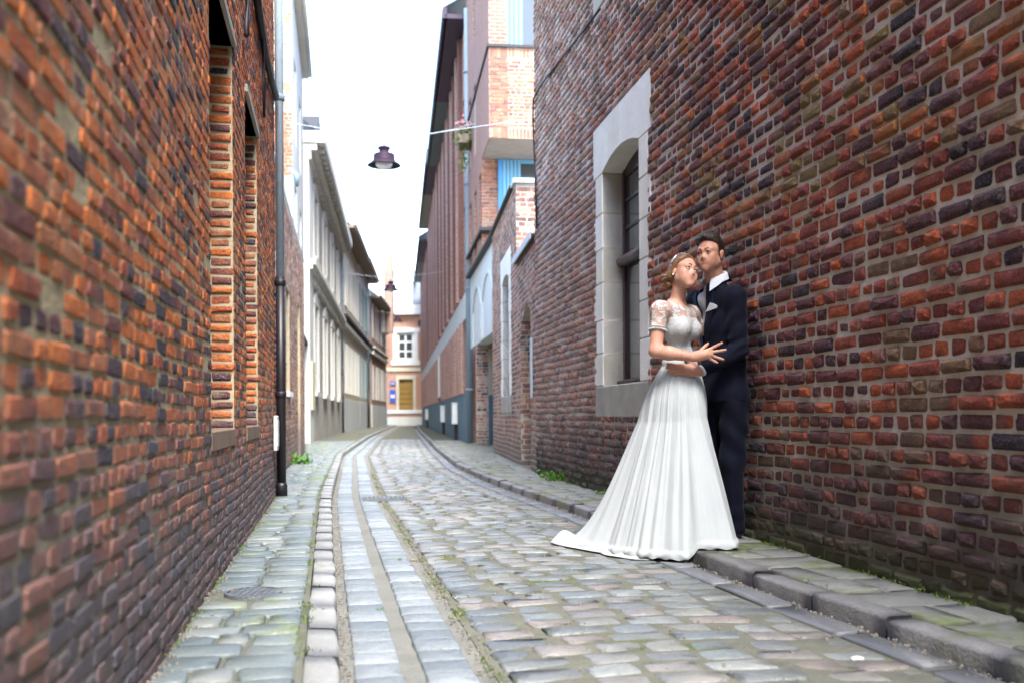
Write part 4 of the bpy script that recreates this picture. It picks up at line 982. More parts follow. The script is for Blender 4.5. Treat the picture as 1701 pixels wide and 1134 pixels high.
tufts(420, lambda y: KL(y) + .49, 2.4, 14, .008, 2.9)
tufts(300, lambda y: KL(y) - KW - .01, 2.6, 14, .008, 3.7)
tufts(420, lambda y: WRx(y) - .03, 3.4, 13, .009, 1.7)
tufts(150, lambda y: KR(y) + KW + .01, 3.4, 13, .006, 3.1)
meshobj('moss', V, Fa, surf('joint_moss', (.12, .19, .03), (.06, .1, .02), 20, .8, 0, 40), None, kind='stuff')

# ------------------------------------------------------------------ organic surfaces: smooth union of capsules and ellipsoids, meshed by surface nets
def nrm(v): v = np.asarray(v, float); return v / np.linalg.norm(v)
def cap_(a, b, ra, rb=None, k=.02): return ('c', np.array(a, float), np.array(b, float), ra, ra if rb is None else rb, k)
def ell_(c, R, r, k=.02): return ('e', np.array(c, float), np.array(R, float), np.array(r, float), k)   # R columns = axes
def pdist(p, P):
    if p[0] == 'c':
        _, a, b, ra, rb, k = p; ab = b - a; t = np.clip(((P - a) @ ab) / max(ab @ ab, 1e-9), 0, 1)
        return np.linalg.norm(P - a - t[..., None] * ab, axis=-1) - (ra + (rb - ra) * t)
    _, c, R, r, k = p; q = (P - c) @ R; k0 = np.linalg.norm(q / r, axis=-1); k1 = np.linalg.norm(q / (r * r), axis=-1) + 1e-9
    return k0 * (k0 - 1) / k1
def pbox(p, pad):
    if p[0] == 'c': m = max(p[3], p[4]) + pad; return np.minimum(p[1], p[2]) - m, np.maximum(p[1], p[2]) + m
    e = np.abs(p[2]) @ p[3] + pad; return p[1] - e, p[1] + e
def smin(a, b, k): h = np.maximum(k - np.abs(a - b), 0) / k; return np.minimum(a, b) - h * h * k * .25
def evalP(prims, P, subs=()):
    D = np.full(P.shape[:-1], 1.0)
    for p in prims: D = smin(D, pdist(p, P), p[-1])
    for p in subs: D = -smin(-D, pdist(p, P), p[-1])
    return D
class Grid:
    def __init__(s, lo, hi, res):
        s.lo = np.array(lo, float); s.res = res; s.n = np.ceil((np.array(hi) - s.lo) / res).astype(int) + 1
        s.D = np.full(s.n, .06, np.float32)
    def sl(s, lo, hi):
        a = np.clip(((lo - s.lo) / s.res).astype(int), 0, s.n); b = np.clip(np.ceil((hi - s.lo) / s.res).astype(int) + 1, 0, s.n); return a, b
    def pts(s, a, b):
        ax = [s.lo[i] + s.res * np.arange(a[i], b[i]) for i in range(3)]; return np.stack(np.meshgrid(*ax, indexing='ij'), -1)
    def add(s, prims, sub=False, pad=.04):
        for p in prims:
            a, b = s.sl(*pbox(p, pad))
            if (b <= a).any(): continue
            S = tuple(slice(a[i], b[i]) for i in range(3)); d = pdist(p, s.pts(a, b)); d = np.minimum(d, .06) if not sub else d
            s.D[S] = smin(s.D[S], d, p[-1]) if not sub else -smin(-s.D[S], d, p[-1])
        return s
    def all(s): return s.pts(np.zeros(3, int), s.n)
    def mesh(s, it=1):
        D = s.D; sg = D < 0; n = s.n; c = np.zeros(tuple(n - 1), np.int8)
        off = [(i, j, k) for i in (0, 1) for j in (0, 1) for k in (0, 1)]
        for o in off: c += sg[o[0]:n[0] - 1 + o[0], o[1]:n[1] - 1 + o[1], o[2]:n[2] - 1 + o[2]]
        act = (c > 0) & (c < 8); idx = np.argwhere(act); ids = np.full(act.shape, -1, np.int32); ids[act] = np.arange(len(idx))
        val = np.stack([D[idx[:, 0] + o[0], idx[:, 1] + o[1], idx[:, 2] + o[2]] for o in off], 1).astype(float)
        acc = np.zeros((len(idx), 3)); cnt = np.zeros(len(idx)); O = np.array(off, float)
        for a in range(8):
            for b in range(a + 1, 8):
                if np.abs(O[a] - O[b]).sum() != 1: continue
                m = (val[:, a] < 0) != (val[:, b] < 0); t = val[:, a] / np.where(m, val[:, a] - val[:, b], 1)
                acc += np.where(m[:, None], O[a] + t[:, None] * (O[b] - O[a]), 0); cnt += m
        V = s.lo + s.res * (idx + acc / cnt[:, None]); F_ = []
        for ax in range(3):
            u, v = (ax + 1) % 3, (ax + 2) % 3
            lo = [slice(None)] * 3; hi = [slice(None)] * 3; lo[ax] = slice(0, n[ax] - 1); hi[ax] = slice(1, n[ax])
            e = np.argwhere(sg[tuple(lo)] != sg[tuple(hi)]); e = e[(e[:, u] > 0) & (e[:, v] > 0) & (e[:, u] < n[u] - 1) & (e[:, v] < n[v] - 1)]
            if not len(e): continue
            q = []
            for du, dv in ((-1, -1), (0, -1), (0, 0), (-1, 0)):
                t = e.copy(); t[:, u] += du; t[:, v] += dv; q.append(ids[t[:, 0], t[:, 1], t[:, 2]])
            q = np.stack(q, 1); fl = ~sg[e[:, 0], e[:, 1], e[:, 2]]; q[fl] = q[fl][:, ::-1]; F_.append(q)
        Fa = np.concatenate(F_); Fa = Fa[(Fa >= 0).all(1)]
        for _ in range(it):
            S = np.zeros_like(V); N_ = np.zeros(len(V))
            for k in range(4):
                a, b = Fa[:, k], Fa[:, (k + 1) % 4]
                for x, y in ((a, b), (b, a)):
                    for d3 in range(3): S[:, d3] += np.bincount(x, V[y, d3], len(V))
                    N_ += np.bincount(x, minlength=len(V))
            V = V * .5 + .5 * S / N_[:, None]
        return V, Fa

def skin_mat(name, base, red, lipz=None):
    m = Mt(name); n1 = m.noise(14, 4); c = m.mix(m.rng(n1, .35, .7), base, red); c = m.mix(m.rng(m.noise(90, 3), .5, .8, 0, .25), c, tuple(x * .7 for x in base))
    m.set('Base Color', c); m.set('Roughness', .5); m.set('Specular IOR Level', .35); m.set('Subsurface Weight', .12); m.set('Subsurface Radius', (.012, .005, .003)); m.set('Subsurface Scale', .5)
    m.bump(m.noise(220, 3), .15, .001); return m.m
def cloth_mat(name, c, rough=.85, sheen=.3, wv=600, b=.15, c2=None):
    m = Mt(name); n = m.noise(5, 4); m.set('Base Color', m.mix(m.rng(n, .35, .7), c, c2 or tuple(x * .85 for x in c))); m.set('Roughness', rough); m.set('Sheen Weight', sheen); m.set('Specular IOR Level', .1)
    m.bump(m.noise(wv, 2), b, .001); return m.m
def hair_mat(name, a, b, d):
    m = Mt(name); v = m.n('VectorRotate', {0: m.pos(), 2: Vector(d[0]), 3: d[1]}, rotation_type='AXIS_ANGLE').outputs[0]
    v = m.n('Mapping', {'Vector': v, 'Scale': (28, 28, 260)}).outputs[0]; n = m.noise(1.0, 4, v, .7, 1.2)
    m.set('Base Color', m.mix(m.rng(n, .35, .65), a, b)); m.set('Roughness', .42); m.set('Specular IOR Level', .5); m.bump(n, .7, .004); return m.m
SKW = skin_mat('bride_skin', (.5, .28, .19), (.47, .21, .145)); SKM = skin_mat('groom_skin', (.42, .225, .15), (.39, .165, .11))
HAW = hair_mat('light_brown_hair', (.3, .15, .055), (.09, .038, .016), ((0, 1, 0), .7)); HAM = hair_mat('dark_brown_hair', (.04, .022, .014), (.012, .007, .005), ((1, 0, 0), .5))
LIPW = plain('bride_lips', (.42, .1, .085), .4); LIPM = plain('groom_lips', (.33, .11, .085), .5)
EYEW = plain('eye_white', (.7, .7, .68), .2); IRB = plain('blue_iris', (.08, .2, .28), .15); IRD = plain('dark_iris', (.025, .014, .008), .15); PUP = plain('pupil', (.004, .004, .004), .1)
BRW = plain('bride_brow', (.1, .05, .025), .8); BRM = plain('groom_brow', (.025, .014, .01), .8); LASH = plain('lash', (.012, .008, .006), .7)
NAVY = cloth_mat('navy_wool', (.0035, .0045, .011), .8, .03, 700, .2, (.0045, .0055, .014)); SATIN = cloth_mat('lapel_wool', (.006, .0075, .02), .5, .02); SKYLAPEL = cloth_mat('sky_reflection_lapel', (.01, .03, .06), .5, .1)  # last one: same lapel cloth with the sky's reflection painted in as blue
SHIRT = cloth_mat('white_shirt', (.5, .52, .57), .8, .1); GOWN = cloth_mat('white_chiffon', (.43, .455, .45), .85, .1, 300, .1, (.395, .42, .42)); SILVER = plain('silver', (.8, .8, .82), .2, 1.0); PEARL = plain('pearl', (.85, .82, .78), .25)

def lace_mat(name, cover):
    m = Mt(name); p = m.pos()
    d = m.n('VectorMath', {0: p, 1: m.n('VectorMath', {0: m.n('TexNoise', {'Vector': p, 'Scale': 30, 'Detail': 2}).outputs[1], 1: (.035, .035, .035)}, operation='MULTIPLY').outputs[0]}, operation='ADD').outputs[0]
    v = m.n('TexVoronoi', {'Vector': d, 'Scale': 75}, feature='DISTANCE_TO_EDGE').outputs[0]
    fl = m.rng(m.noise(26, 3, d, .5), .48, .54); line = m.rng(v, .05, .12, 1, 0)
    mot = m.math('MULTIPLY', fl, m.math('MAXIMUM', line, m.rng(m.noise(150, 2), .45, .55)))
    a = m.math('MAXIMUM', mot, cover, True)
    m.set('Base Color', (.6, .6, .58, 1)); m.set('Roughness', .8); m.set('Alpha', a); m.bump(mot, .6, .003); return m.m
LACE = lace_mat('lace', .2)
def lace_solid(name):
    m = Mt(name); v = m.n('TexVoronoi', {'Vector': m.pos(), 'Scale': 95}, feature='DISTANCE_TO_EDGE').outputs[0]; f = m.rng(m.noise(35, 3), .45, .55)
    h = m.math('MULTIPLY', f, m.rng(v, .03, .15, 1, .1)); m.set('Base Color', m.mix(h, (.42, .43, .42), (.6, .61, .6))); m.set('Roughness', .8); m.bump(h, .8, .004); return m.m
LACES = lace_solid('bodice_lace')

# ---- head: local frame x = person's right ... columns (r, f, u)
def head_frame(yaw, pitch, roll):
    f0 = np.array([math.sin(yaw), -math.cos(yaw), 0.]); up = np.array([0, 0, 1.]); r0 = np.array([-math.cos(yaw), -math.sin(yaw), 0.])
    f = f0 * math.cos(pitch) + up * math.sin(pitch); u = up * math.cos(pitch) - f0 * math.sin(pitch)
    u2 = u * math.cos(roll) - r0 * math.sin(roll); r2 = r0 * math.cos(roll) + u * math.sin(roll)
    return np.stack([r2, f, u2], 1)
def head_prims(C, R, s, male):
    T = lambda x, y, z: C + R @ (np.array([x, y, z]) * s)
    e = lambda c, r, k=.015: ell_(T(*c), R, np.array(r) * s, k * s)
    cp = lambda a, b, ra, rb=None, k=.012: cap_(T(*a), T(*b), ra * s, (ra if rb is None else rb) * s, k * s)
    P = [e((0, -.018, .04), (.072, .09, .085)), e((0, .022, -.012), (.056, .064, .085), .03)]
    jw = .047 if male else .038
    for q in (-1, 1):
        P += [cp((q * jw, .0, -.05), (q * .014, .062, -.092), .02, .016, .03), e((q * .04, .052, -.022), (.021, .022, .02), .028), cp((q * .052, .03, .03), (q * .03, .07, .02), .012, .012, .02)]
        P += [cp((q * .012, .08, .021 if male else .024), (q * .042, .068, .024), .008 if male else .0055, .006, .014)]      # brow
        P += [e((q * .03, .0735, .002), (.0145, .012, .0105), .006)]                                                                   # lids
        P += [e((q * .010, .083, -.034), (.0065, .008, .006), .012), e((q * .075, -.008, -.008), (.008, .017, .029), .006), e((q * .08, -.016, .006), (.006, .012, .018), .006)]
    P += [e((0, .064, -.098), (.017, .015, .013), .022), cp((0, .078, .016), (0, .090, -.024), .0065 if male else .005, .0085 if male else .007, .016), e((0, .092, -.027), (.0085 if male else .007, .008, .007), .014)]
    P += [e((0, .070, -.058), (.027, .013, .019), .03), e((0, .081, -.0545), (.022, .0055, .004), .008), e((0, .080, -.0648), (.019, .006, .005), .008)]
    for q in (-1, 1): P.append(e((q * .034, .046, -.055), (.021 if male else .023, .026, .03), .03))
    S = [e((q * .03, .0935, .0), (.0165, .015, .0105), .012) for q in (-1, 1)]
    return P, S, T
def face_parts(body, T, R, s, iris, brow, lip, lidc, gaze, male, smile=.004):
    for q in (-1, 1):
        c = T(q * .03, .0685, .0015); e = MB().ball(c, .0122 * s, 10).build('eye', EYEW, body, True)
        g = nrm(R @ nrm(gaze)); p = c + g * .0072 * s
        MB().ball(p, .0066 * s, 8).build('iris', iris, e, True); MB().ball(c + g * .0118 * s, .0028 * s, 6).build('pupil', PUP, e, True)
        arc = [T(q * (.03 + .0155 * math.cos(t)), .0855 - .010 * abs(math.cos(t)) ** 2, .0015 + .0088 * math.sin(t)) for t in np.linspace(.05, math.pi - .05, 9)]
        MB().tube(arc, .0016 * s, 6).build('upper_lash', LASH, e, True)
        arc = [T(q * (.03 + .0145 * math.cos(t)), .0845 - .008 * abs(math.cos(t)) ** 2, .0015 - .006 * math.sin(t)) for t in np.linspace(.1, math.pi - .1, 7)]
        MB().tube(arc, .0009 * s, 6).build('lower_lash', LASH, e, True)
        arc = [T(q * (.03 + .0165 * math.cos(t)), .0845 - .012 * abs(math.cos(t)) ** 2, .003 + .0105 * math.sin(t)) for t in np.linspace(.0, math.pi, 9)]
        MB().tube(arc, .0034 * s, 7).build('upper_eyelid', SKM if male else SKW, e, True)
        arc = [T(q * (.03 + .0155 * math.cos(t)), .0825 - .010 * abs(math.cos(t)) ** 2, .0005 - .0078 * math.sin(t)) for t in np.linspace(.0, math.pi, 9)]
        MB().tube(arc, .0028 * s, 7).build('lower_eyelid', SKM if male else SKW, e, True)
        hb = .0245 if male else .0275
        bp = [T(q * x, y, z) for x, y, z in ((.012, .0905, hb - .002), (.022, .088, hb + .003), (.034, .0815, hb + .005), (.047, .068, hb - .001))]
        MB().tube(bp, [.0028 * s, .0036 * s * (.8 if male else .7), .003 * s * (1 if male else .6), .001 * s], 7).build('eyebrow', brow, body, True)
    for (zz, yy, rr, nm) in ((-.0553, .0895, .0034, 'upper_lip'), (-.0648, .0880, .0042, 'lower_lip')):
        w_ = .031 if male else .0295; pts = []; rs = []
        for t in np.linspace(-1, 1, 11):
            zc = zz + (.0022 * (1 - abs(t * 2 - (1 if t > 0 else -1)) ** 2) if nm == 'upper_lip' else 0) + smile * t * t - (.002 * t * t if nm == 'upper_lip' else -.004 * t * t)
            pts.append(T(w_ * t, yy - .0002 - .0085 * t * t, zc)); rs.append(max(rr * .9 * (1 - t * t * .85), .0009) * s)
        MB().tube(pts, rs, 8).build(nm, lip, body, True)

def strands(name, ob, n, length, flow, lift, width, mat, seed=0, wob=.25):
    R = np.random.default_rng(seed); me = ob.data; nv = len(me.vertices); co = np.zeros(nv * 3); me.vertices.foreach_get('co', co); co = co.reshape(-1, 3)
    no = np.zeros(nv * 3); me.vertices.foreach_get('normal', no); no = no.reshape(-1, 3); ctr = co.mean(0); no *= np.sign((no * (co - ctr)).sum(1))[:, None]
    ii = R.integers(0, nv, n); p = co[ii]; N = no[ii]; f = flow(p) + wob * R.normal(size=(n, 3)); f -= (f * N).sum(1)[:, None] * N; f /= np.linalg.norm(f, axis=1)[:, None] + 1e-9
    s = np.cross(N, f) * width * .5; L = length * (.5 + R.random(n))[:, None]; P = []
    for t, w in ((0, 1), (.5, .8), (1, .15)):
        c = p + N * (lift * t + .0006) + f * L * t; P += [c - s * w, c + s * w]
    V = np.stack(P, 1).reshape(-1, 3); k = (np.arange(n) * 6)[:, None]; Fa = np.concatenate([k + np.array([0, 1, 3, 2]), k + np.array([2, 3, 5, 4])])
    return npobj(name, V, Fa, mat, ob, kind='stuff')

def finger(P, base, tip, r0, r1, n, bend=.25, k=.006):
    base, tip, n = np.array(base), np.array(tip), nrm(n); L = np.linalg.norm(tip - base); m1 = base + (tip - base) * .42 - n * L * bend * .5; m2 = base + (tip - base) * .74 - n * L * bend * .42
    P += [cap_(base, m1, r0, r0 * .95, k), cap_(m1, m2, r0 * .95, (r0 + r1) / 2, k), cap_(m2, tip, (r0 + r1) / 2, r1, k)]
    return tip, (tip - m2)

# =============================================================== the bride
CW = at(1136, 454, 5.93); RW = head_frame(math.radians(31), math.radians(9), math.radians(15)); sW = .93
HP, HS, TW = head_prims(CW, RW, sW, False)
wf = nrm((.74, -.67, 0)); wr = np.array([wf[1], -wf[0], 0]); UP = np.array([0, 0, 1.])            # facing, her right
TR = np.stack([wr, wf, UP], 1)
chest = at(1128, 542, 5.97); waist = at(1129, 600, 5.98); neckb = at(1124, 508, 5.965)
shR = at(1096, 516, 5.85); shL = neckb * 2 - shR; shL = neckb + (neckb - shR) * .92; shL[2] = shR[2] - .0
elR = at(1089, 583, 5.80); wrR = at(1151, 592.5, 5.735)
torso = [ell_(chest + UP * .01, TR, (.135, .082, .13), .05), ell_(waist, TR, (.108, .08, .1), .06), ell_(waist - UP * .16, TR, (.125, .085, .14), .07),
         cap_(shR - wr * .03, shL + wr * .03, .045, .045, .05)]
for q, kx in ((1, .062), (-1, .062)): torso.append(ell_(chest + wr * q * kx + wf * .062 - UP * .022, TR, (.048, .042, .047), .035))
neck = [cap_(neckb - UP * .015, C_n := CW + RW @ np.array([0, -.03, -.06]) * sW, .046, .042, .03), cap_(neckb - wf * .02 - UP * .01, shR, .03, .03, .045), cap_(neckb - wf * .02 - UP * .01, shL, .03, .03, .045)]
armR = [cap_(shR, elR, .044, .037, .03), cap_(elR, elR + (wrR - elR) * .35, .037, .039, .02), cap_(elR + (wrR - elR) * .35, wrR, .039, .026, .02), ell_(shR, TR, (.045, .045, .05), .03)]
elL = shL + np.array([.12, .12, -.2]); hL = at(1190, 545, 6.2)
armL = [cap_(shL, elL, .042, .036, .03), cap_(elL, hL + np.array([0, .05, 0]), .036, .026, .02)]
kn = at(1173, 588, 5.735); hn = nrm((.15, -1, .1))                       # back of the hand towards the camera
hand = [ell_((wrR + kn) / 2 + (kn - wrR) * .1, np.stack([nrm(kn - wrR), nrm(np.cross(hn, kn - wrR)), hn], 1), (.052, .034, .014), .02), cap_(wrR, kn, .023, .018, .015)]
tips = []
for (b, t, r) in (((1178, 580.5), (1199, 569.8), .0092), ((1181, 585), (1205.5, 580.8), .0094), ((1180.5, 589.5), (1201.3, 596.8), .0092), ((1176, 593.5), (1191.8, 602.3), .0082)):
    hand.append(cap_(kn - (kn - wrR) * .55, at(*b, 5.74), .012, .0105, .012)); tips.append(finger(hand, at(*b, 5.74), at(*t, 5.738), r * .98, r * .8, -hn, -.12))
finger(hand, at(1160, 586, 5.75), at(1176, 571, 5.79), .011, .0085, hn, .1)
legs = []
for q in (-1, 1):
    h0 = waist + wr * q * .055 - UP * .25; foot = np.array([1.02 + q * .06 * wr[0], 5.95 + q * .09 * wr[1], PAV + .09])
    legs += [cap_(h0, (h0 + foot) / 2, .07, .05, .05), cap_((h0 + foot) / 2, foot, .055, .036, .03), cap_(foot, foot + wf * .12 - UP * .055, .034, .026, .02)]
bodyP = torso + neck + armR + armL + hand + legs + HP
g = Grid((.70, 5.6, .05), (1.42, 6.36, CW[2] + .18), .004); g.add(bodyP); g.add(HS, True)
bride = thing('person', 'bride with braided updo in a white lace gown leaning on the groom', 'person', (1.02, 5.98, 0))
def child(name, V, Fa, mat, root, parent=None):
    V = V - np.array(root.location) if parent is None else V
    return npobj(name, V, Fa, mat, parent or root)
V, Fa = g.mesh(1)
# everything of a person is authored in world metres; the holder keeps the parts there
def hold(root): 
    h = bpy.data.objects.new('x', None); return h
bb = npobj('body', V, Fa, SKW, bride); bb.matrix_local = Matrix.Translation(-Vector(bride.location))
face_parts(bb, TW, RW, sW, IRB, BRW, LIPW, None, (-.45, 1, .25), False, .0065)
def region(prims, off, regf, lo, hi, res, name, mat, parent, it=1, subs=(), noise=None):
    G = Grid(lo, hi, res); P = G.all(); G.add(prims, pad=.05); D = G.D - off
    if noise is not None: D = D + noise(P)
    G.D = np.maximum(D, regf(P)).astype(np.float32); V, Fa = G.mesh(it); return npobj(name, V, Fa, mat, parent)
Z = lambda py, Y=5.95: at(850, py, Y)[2]
# bodice: below a sweetheart line
def bod(P):
    q = (P - chest) @ TR; top = chest[2] + .028 + .022 * np.cos(np.clip(np.abs(q[..., 0]) - .06, -.06, .2) * 14) - .05 * (q[..., 1] < 0) + np.clip(-q[..., 1], 0, .1) * 0
    return np.maximum(P[..., 2] - top, Z(607) - P[..., 2])
lo, hi = chest - .3, chest + .3; lo[2] = Z(612); hi[2] = chest[2] + .12
region(torso, .006, bod, lo, hi, .005, 'bodice', LACES, bb)
# sheer lace yoke and sleeve
ax_ = nrm(elR - shR); Ls = np.linalg.norm(elR - shR); hemR = shR + ax_ * Ls * .47
def yoke(P):
    q = (P - chest) @ TR; below = (chest[2] + .0) - P[..., 2]
    nb = CW + np.array([0, 0, 0]); rr = np.linalg.norm(((P - neckb) @ TR)[..., :2] * np.array([.75, 1.0]), axis=-1)
    nl = (P[..., 2] - (neckb[2] + .024 - .04 * np.clip(((P - neckb) @ wf) / .08, -1, 1)))
    nl = np.maximum(nl - 0, -1); arm = (P - hemR) @ ax_
    side = ((P - shR) @ wr) - .0
    inarm = side > -.015
    body_r = np.maximum(np.where(inarm, -1, below), nl)
    aL = (P - (shL + nrm(elL - shL) * .1)) @ nrm(elL - shL)
    return np.maximum(np.maximum(body_r, np.where(inarm, arm, -1)), aL)
lo = chest - .34; hi = chest + .34; lo[2] = chest[2] - .1; hi[2] = neckb[2] + .08
region(torso + neck[1:] + armR[:1] + armR[3:] + armL[:1] + [neck[0]], .0045, yoke, lo, hi, .005, 'lace_yoke', LACE, bb)
def ring_pts(c, axis, r, n=24, start=None):
    a = nrm(np.cross(axis, (0, 1, .3))); b = np.cross(nrm(axis), a); return [c + r * (a * math.cos(t) + b * math.sin(t)) for t in np.linspace(0, 2 * math.pi, n, endpoint=False)]
rp_ = ring_pts(hemR, ax_, .0495, 26); mb = MB()
mb.tube(ring_pts(hemR - ax_ * .008, ax_, .0485, 24) + [ring_pts(hemR - ax_ * .008, ax_, .0485, 24)[0]], .0045, 6)
for p_ in rp_: mb.ball(p_ + ax_ * .006, (.0058, .0058, .0075), 5)
mb.build('sleeve_trim', GOWN, bb, True)
# waistband
wa_ = [waist + TR @ np.array([.121 * math.cos(t), .094 * math.sin(t), 0]) for t in np.linspace(0, 2 * math.pi, 49)]
V = []; 
for (dz, e) in ((-.035, 1.03), (-.02, 1.05), (0, 1.03), (.018, 1.0), (.02, .9)):
    for p_ in wa_[:-1]: V.append(waist + (p_ - waist) * e + UP * (dz - .012))
n_ = 48; npobj('waistband', np.array(V), np.array([(i * n_ + k, i * n_ + (k + 1) % n_, (i + 1) * n_ + (k + 1) % n_, (i + 1) * n_ + k) for i in range(4) for k in range(n_)]), GOWN, bb)
# skirt
hc = np.array([1.0, 6.0]); ka = np.radians([-180 + 360 * 0, -168 + 0, -136, -111, -94, -65, -40, 0, 45, 90, 120, 155, 168, 180]); kr = [.55, .475, .435, .445, .485, .555, .36, .29, .3, .42, .6, .74, .66, .55]
NT, NZ = 420, 110; th = np.linspace(-math.pi, math.pi, NT, endpoint=False); Rh = np.interp(th, ka, kr)
Rr = np.random.default_rng(9); fr = [(13, .35), (19, .5), (29, .5), (41, .35), (7, .45), (61, .22)]; phs = Rr.random((6, 2)) * 6.28
ple = sum(a * np.sin(f * th + p[0] + .8 * np.sin(3 * th + p[1])) for (f, a), p in zip(fr, phs)); ple = np.sign(ple) * np.abs(ple) ** .8
fine = np.sin(88 * th + 1.5 * np.sin(5 * th)) * .6 + .4 * np.sin(131 * th + 2)
sk = np.zeros((NZ, NT, 3))
gw = waist - UP * .03; gr = np.stack([np.cos(th), np.sin(th)], 1)
local = np.stack([gr @ wr[:2], gr @ wf[:2]], 1); we = 1 / np.sqrt((local[:, 0] / .126) ** 2 + (local[:, 1] / .098) ** 2)
for i in range(NZ):
    t = i / (NZ - 1); top = gw[:2] + gr * we[:, None]
    hem = hc + gr * Rh[:, None]
    hemz = np.array([PAV + .008 if x > KR(y) - .01 else .012 for x, y in hem])
    hemz = np.convolve(np.pad(hemz, 3, mode='wrap'), np.ones(7) / 7, 'valid')
    tr = np.interp(th, np.radians([-180, -160, 90, 115, 155, 180]), [.35, 0, 0, .6, 1, .35])             # train flare
    zz = gw[2] + (hemz - gw[2]) * t
    s_ = t ** 1.02 * (1 - tr) + tr * (.80 * t + .20 * t ** 9)
    hipb = .018 * math.sin(math.pi * min(t / .3, 1)) if t < .3 else 0
    xy = top + (hem - top) * s_[:, None] + gr * hipb
    amp = .0032 + .0075 * t ** .6; plt = sum(a * np.sin(f * th + p[0] + .8 * np.sin(3 * th + p[1]) + (1.1 if f > 25 else .5) * math.sin(2.6 * t + p[1]) * np.sin(2 * th + p[0])) * (.62 + .38 * np.sin(5.5 * t + p[1] * 3 + 4 * th)) for (f, a), p in zip(fr, phs)); am = plt * amp * 1.05 * (1 if t < .93 else 1 - .3 * (t - .93) / .07) + fine * .0022 * (1 - t) ** 1.5 + fine * .0006
    xy = xy + gr * am[:, None]
    if t > .955:
        u = (t - .955) / .045; xy = xy + gr * (.009 * np.sin(math.pi * u) * (1 + .5 * np.sin(23 * th + 2)))[:, None]
        zz = zz + .008 * u * (1 - u) * 4 * (.5 + .5 * np.sin(31 * th + 3 * np.sin(4 * th)))
    sk[i, :, :2] = xy; sk[i, :, 2] = zz
sk[-1, :, 2] += .004 * (1 + np.sin(37 * th))
Vs = sk.reshape(-1, 3); Fs = np.array([(i * NT + k, i * NT + (k + 1) % NT, (i + 1) * NT + (k + 1) % NT, (i + 1) * NT + k) for i in range(NZ - 1) for k in range(NT)])
skirt = npobj('skirt', Vs, Fs[:, ::-1], GOWN, bb)
# train ruffle on the cobbles
NA, NB = 90, 26; V = np.zeros((NB, NA, 3)); A0, A1 = math.radians(128), math.radians(238)
for j in range(NB):
    v = j / (NB - 1)
    for i in range(NA):
        a_ = A0 + (A1 - A0) * i / (NA - 1); a2 = (a_ + math.pi) % (2 * math.pi) - math.pi; R_ = np.interp(a2, ka, kr)
        ext = .10 * math.exp(-((a_ - math.radians(152)) / .3) ** 2) + .035 * math.exp(-((a_ - math.radians(205)) / .45) ** 2)
        rad = R_ - .07 + v * (.07 + ext) + .006 * math.sin(17 * a_ + 4 * v)
        h = math.sin(math.pi * min(1, v * .9 + .1)) * (.024 + .018 * math.sin(11 * a_ + 2.2 * v + 1) + .012 * math.sin(23 * a_ + 5 * v)) + .05 * math.exp(-((a_ - math.radians(150)) / .22) ** 2) * math.sin(math.pi * v) + (1 - v) * .03
        x = hc[0] + rad * math.cos(a_); y = hc[1] + rad * math.sin(a_); V[j, i] = (x, y, gz(x, y) * (1 if x < KR(y) else 1) + .004 + max(h, 0) * min(1, 3 * (i + 2) / NA) * min(1, 3 * (NA + 2 - i) / NA))
npobj('train', V.reshape(-1, 3), np.array([(j * NA + i, j * NA + i + 1, (j + 1) * NA + i + 1, (j + 1) * NA + i) for j in range(NB - 1) for i in range(NA - 1)]), GOWN, skirt)
# hair: cap swept back to a bun
def hw(P):
    q = ((P - CW) @ RW) / sW; x, y, z = q[..., 0], q[..., 1], q[..., 2]
    line = .047 + .026 * np.cos(np.clip(x / .06, -1, 1) * 1.6) - .0          # hairline height by side
    face = y - (.012 + np.clip((z - .01) * .62, -.06, .075) - .35 * np.clip(np.abs(x) - .055, 0, .05)) # keep behind the hairline
    return np.maximum(face, -.075 - z) * sW
hp = [ell_(TW(0, -.02, .04), RW, np.array((.079, .098, .093)) * sW, .01), ell_(TW(0, -.06, -.02), RW, np.array((.066, .055, .06)) * sW, .03),
      cap_(TW(.068, .03, .055), TW(.077, -.045, -.03), .014, .02, .015), cap_(TW(-.068, .03, .055), TW(-.077, -.045, -.03), .014, .02, .015), cap_(TW(.03, .055, .095), TW(.074, .01, .04), .013, .014, .015)]
def strand(P):
    q = ((P - CW) @ RW) / sW; return .0011 * np.sin(q[..., 2] * 210 + q[..., 1] * 130 + 2 * np.sin(q[..., 0] * 60)) * sW
lo, hi = CW - .17, CW + .17
hair = region(hp, 0, hw, lo, hi, .004, 'hair', HAW, bb, 1, noise=strand)
R5 = np.random.default_rng(21); bun = [ell_(TW(.045, -.095, -.045), RW, (.036, .03, .032), .01)]
for k in range(16):
    c_ = TW(.048, -.09, -.05) + R5.normal(size=3) * .020; bun.append(ell_(c_, np.linalg.qr(R5.normal(size=(3, 3)))[0], (.022, .011, .012), .003))
for k in range(5): c_ = TW(.06 - .006 * k, -.08 - .01 * k, -.075 + .006 * k) + R5.normal(size=3) * .006; bun.append(ell_(c_, RW, (.016, .014, .014), .003))
G = Grid(TW(.04, -.1, -.05) - .1, TW(.04, -.1, -.05) + .1, .0035).add(bun); V, Fa = G.mesh(1); npobj('bun', V, Fa, HAW, hair)
strands('hair_strands', hair, 2600, .035, lambda p: RW @ np.array([0, -1, -.35]) + 0 * p, .0015, .0016, HAW, 3, .15)
band = [TW(x * 1.0, -.012 - .035 * (1 - z_ / .13), z_) for x, z_ in [(.0835 * math.cos(t), .04 + .097 * math.sin(t)) for t in np.linspace(-.35, math.pi + .35, 30)]]
mb = MB().tube(band, .0028, 6)
for p_ in band[::2]: mb.ball(p_ + RW[:, 1] * .004, .0042, 5)
mb.build('headband', SILVER, hair, True)
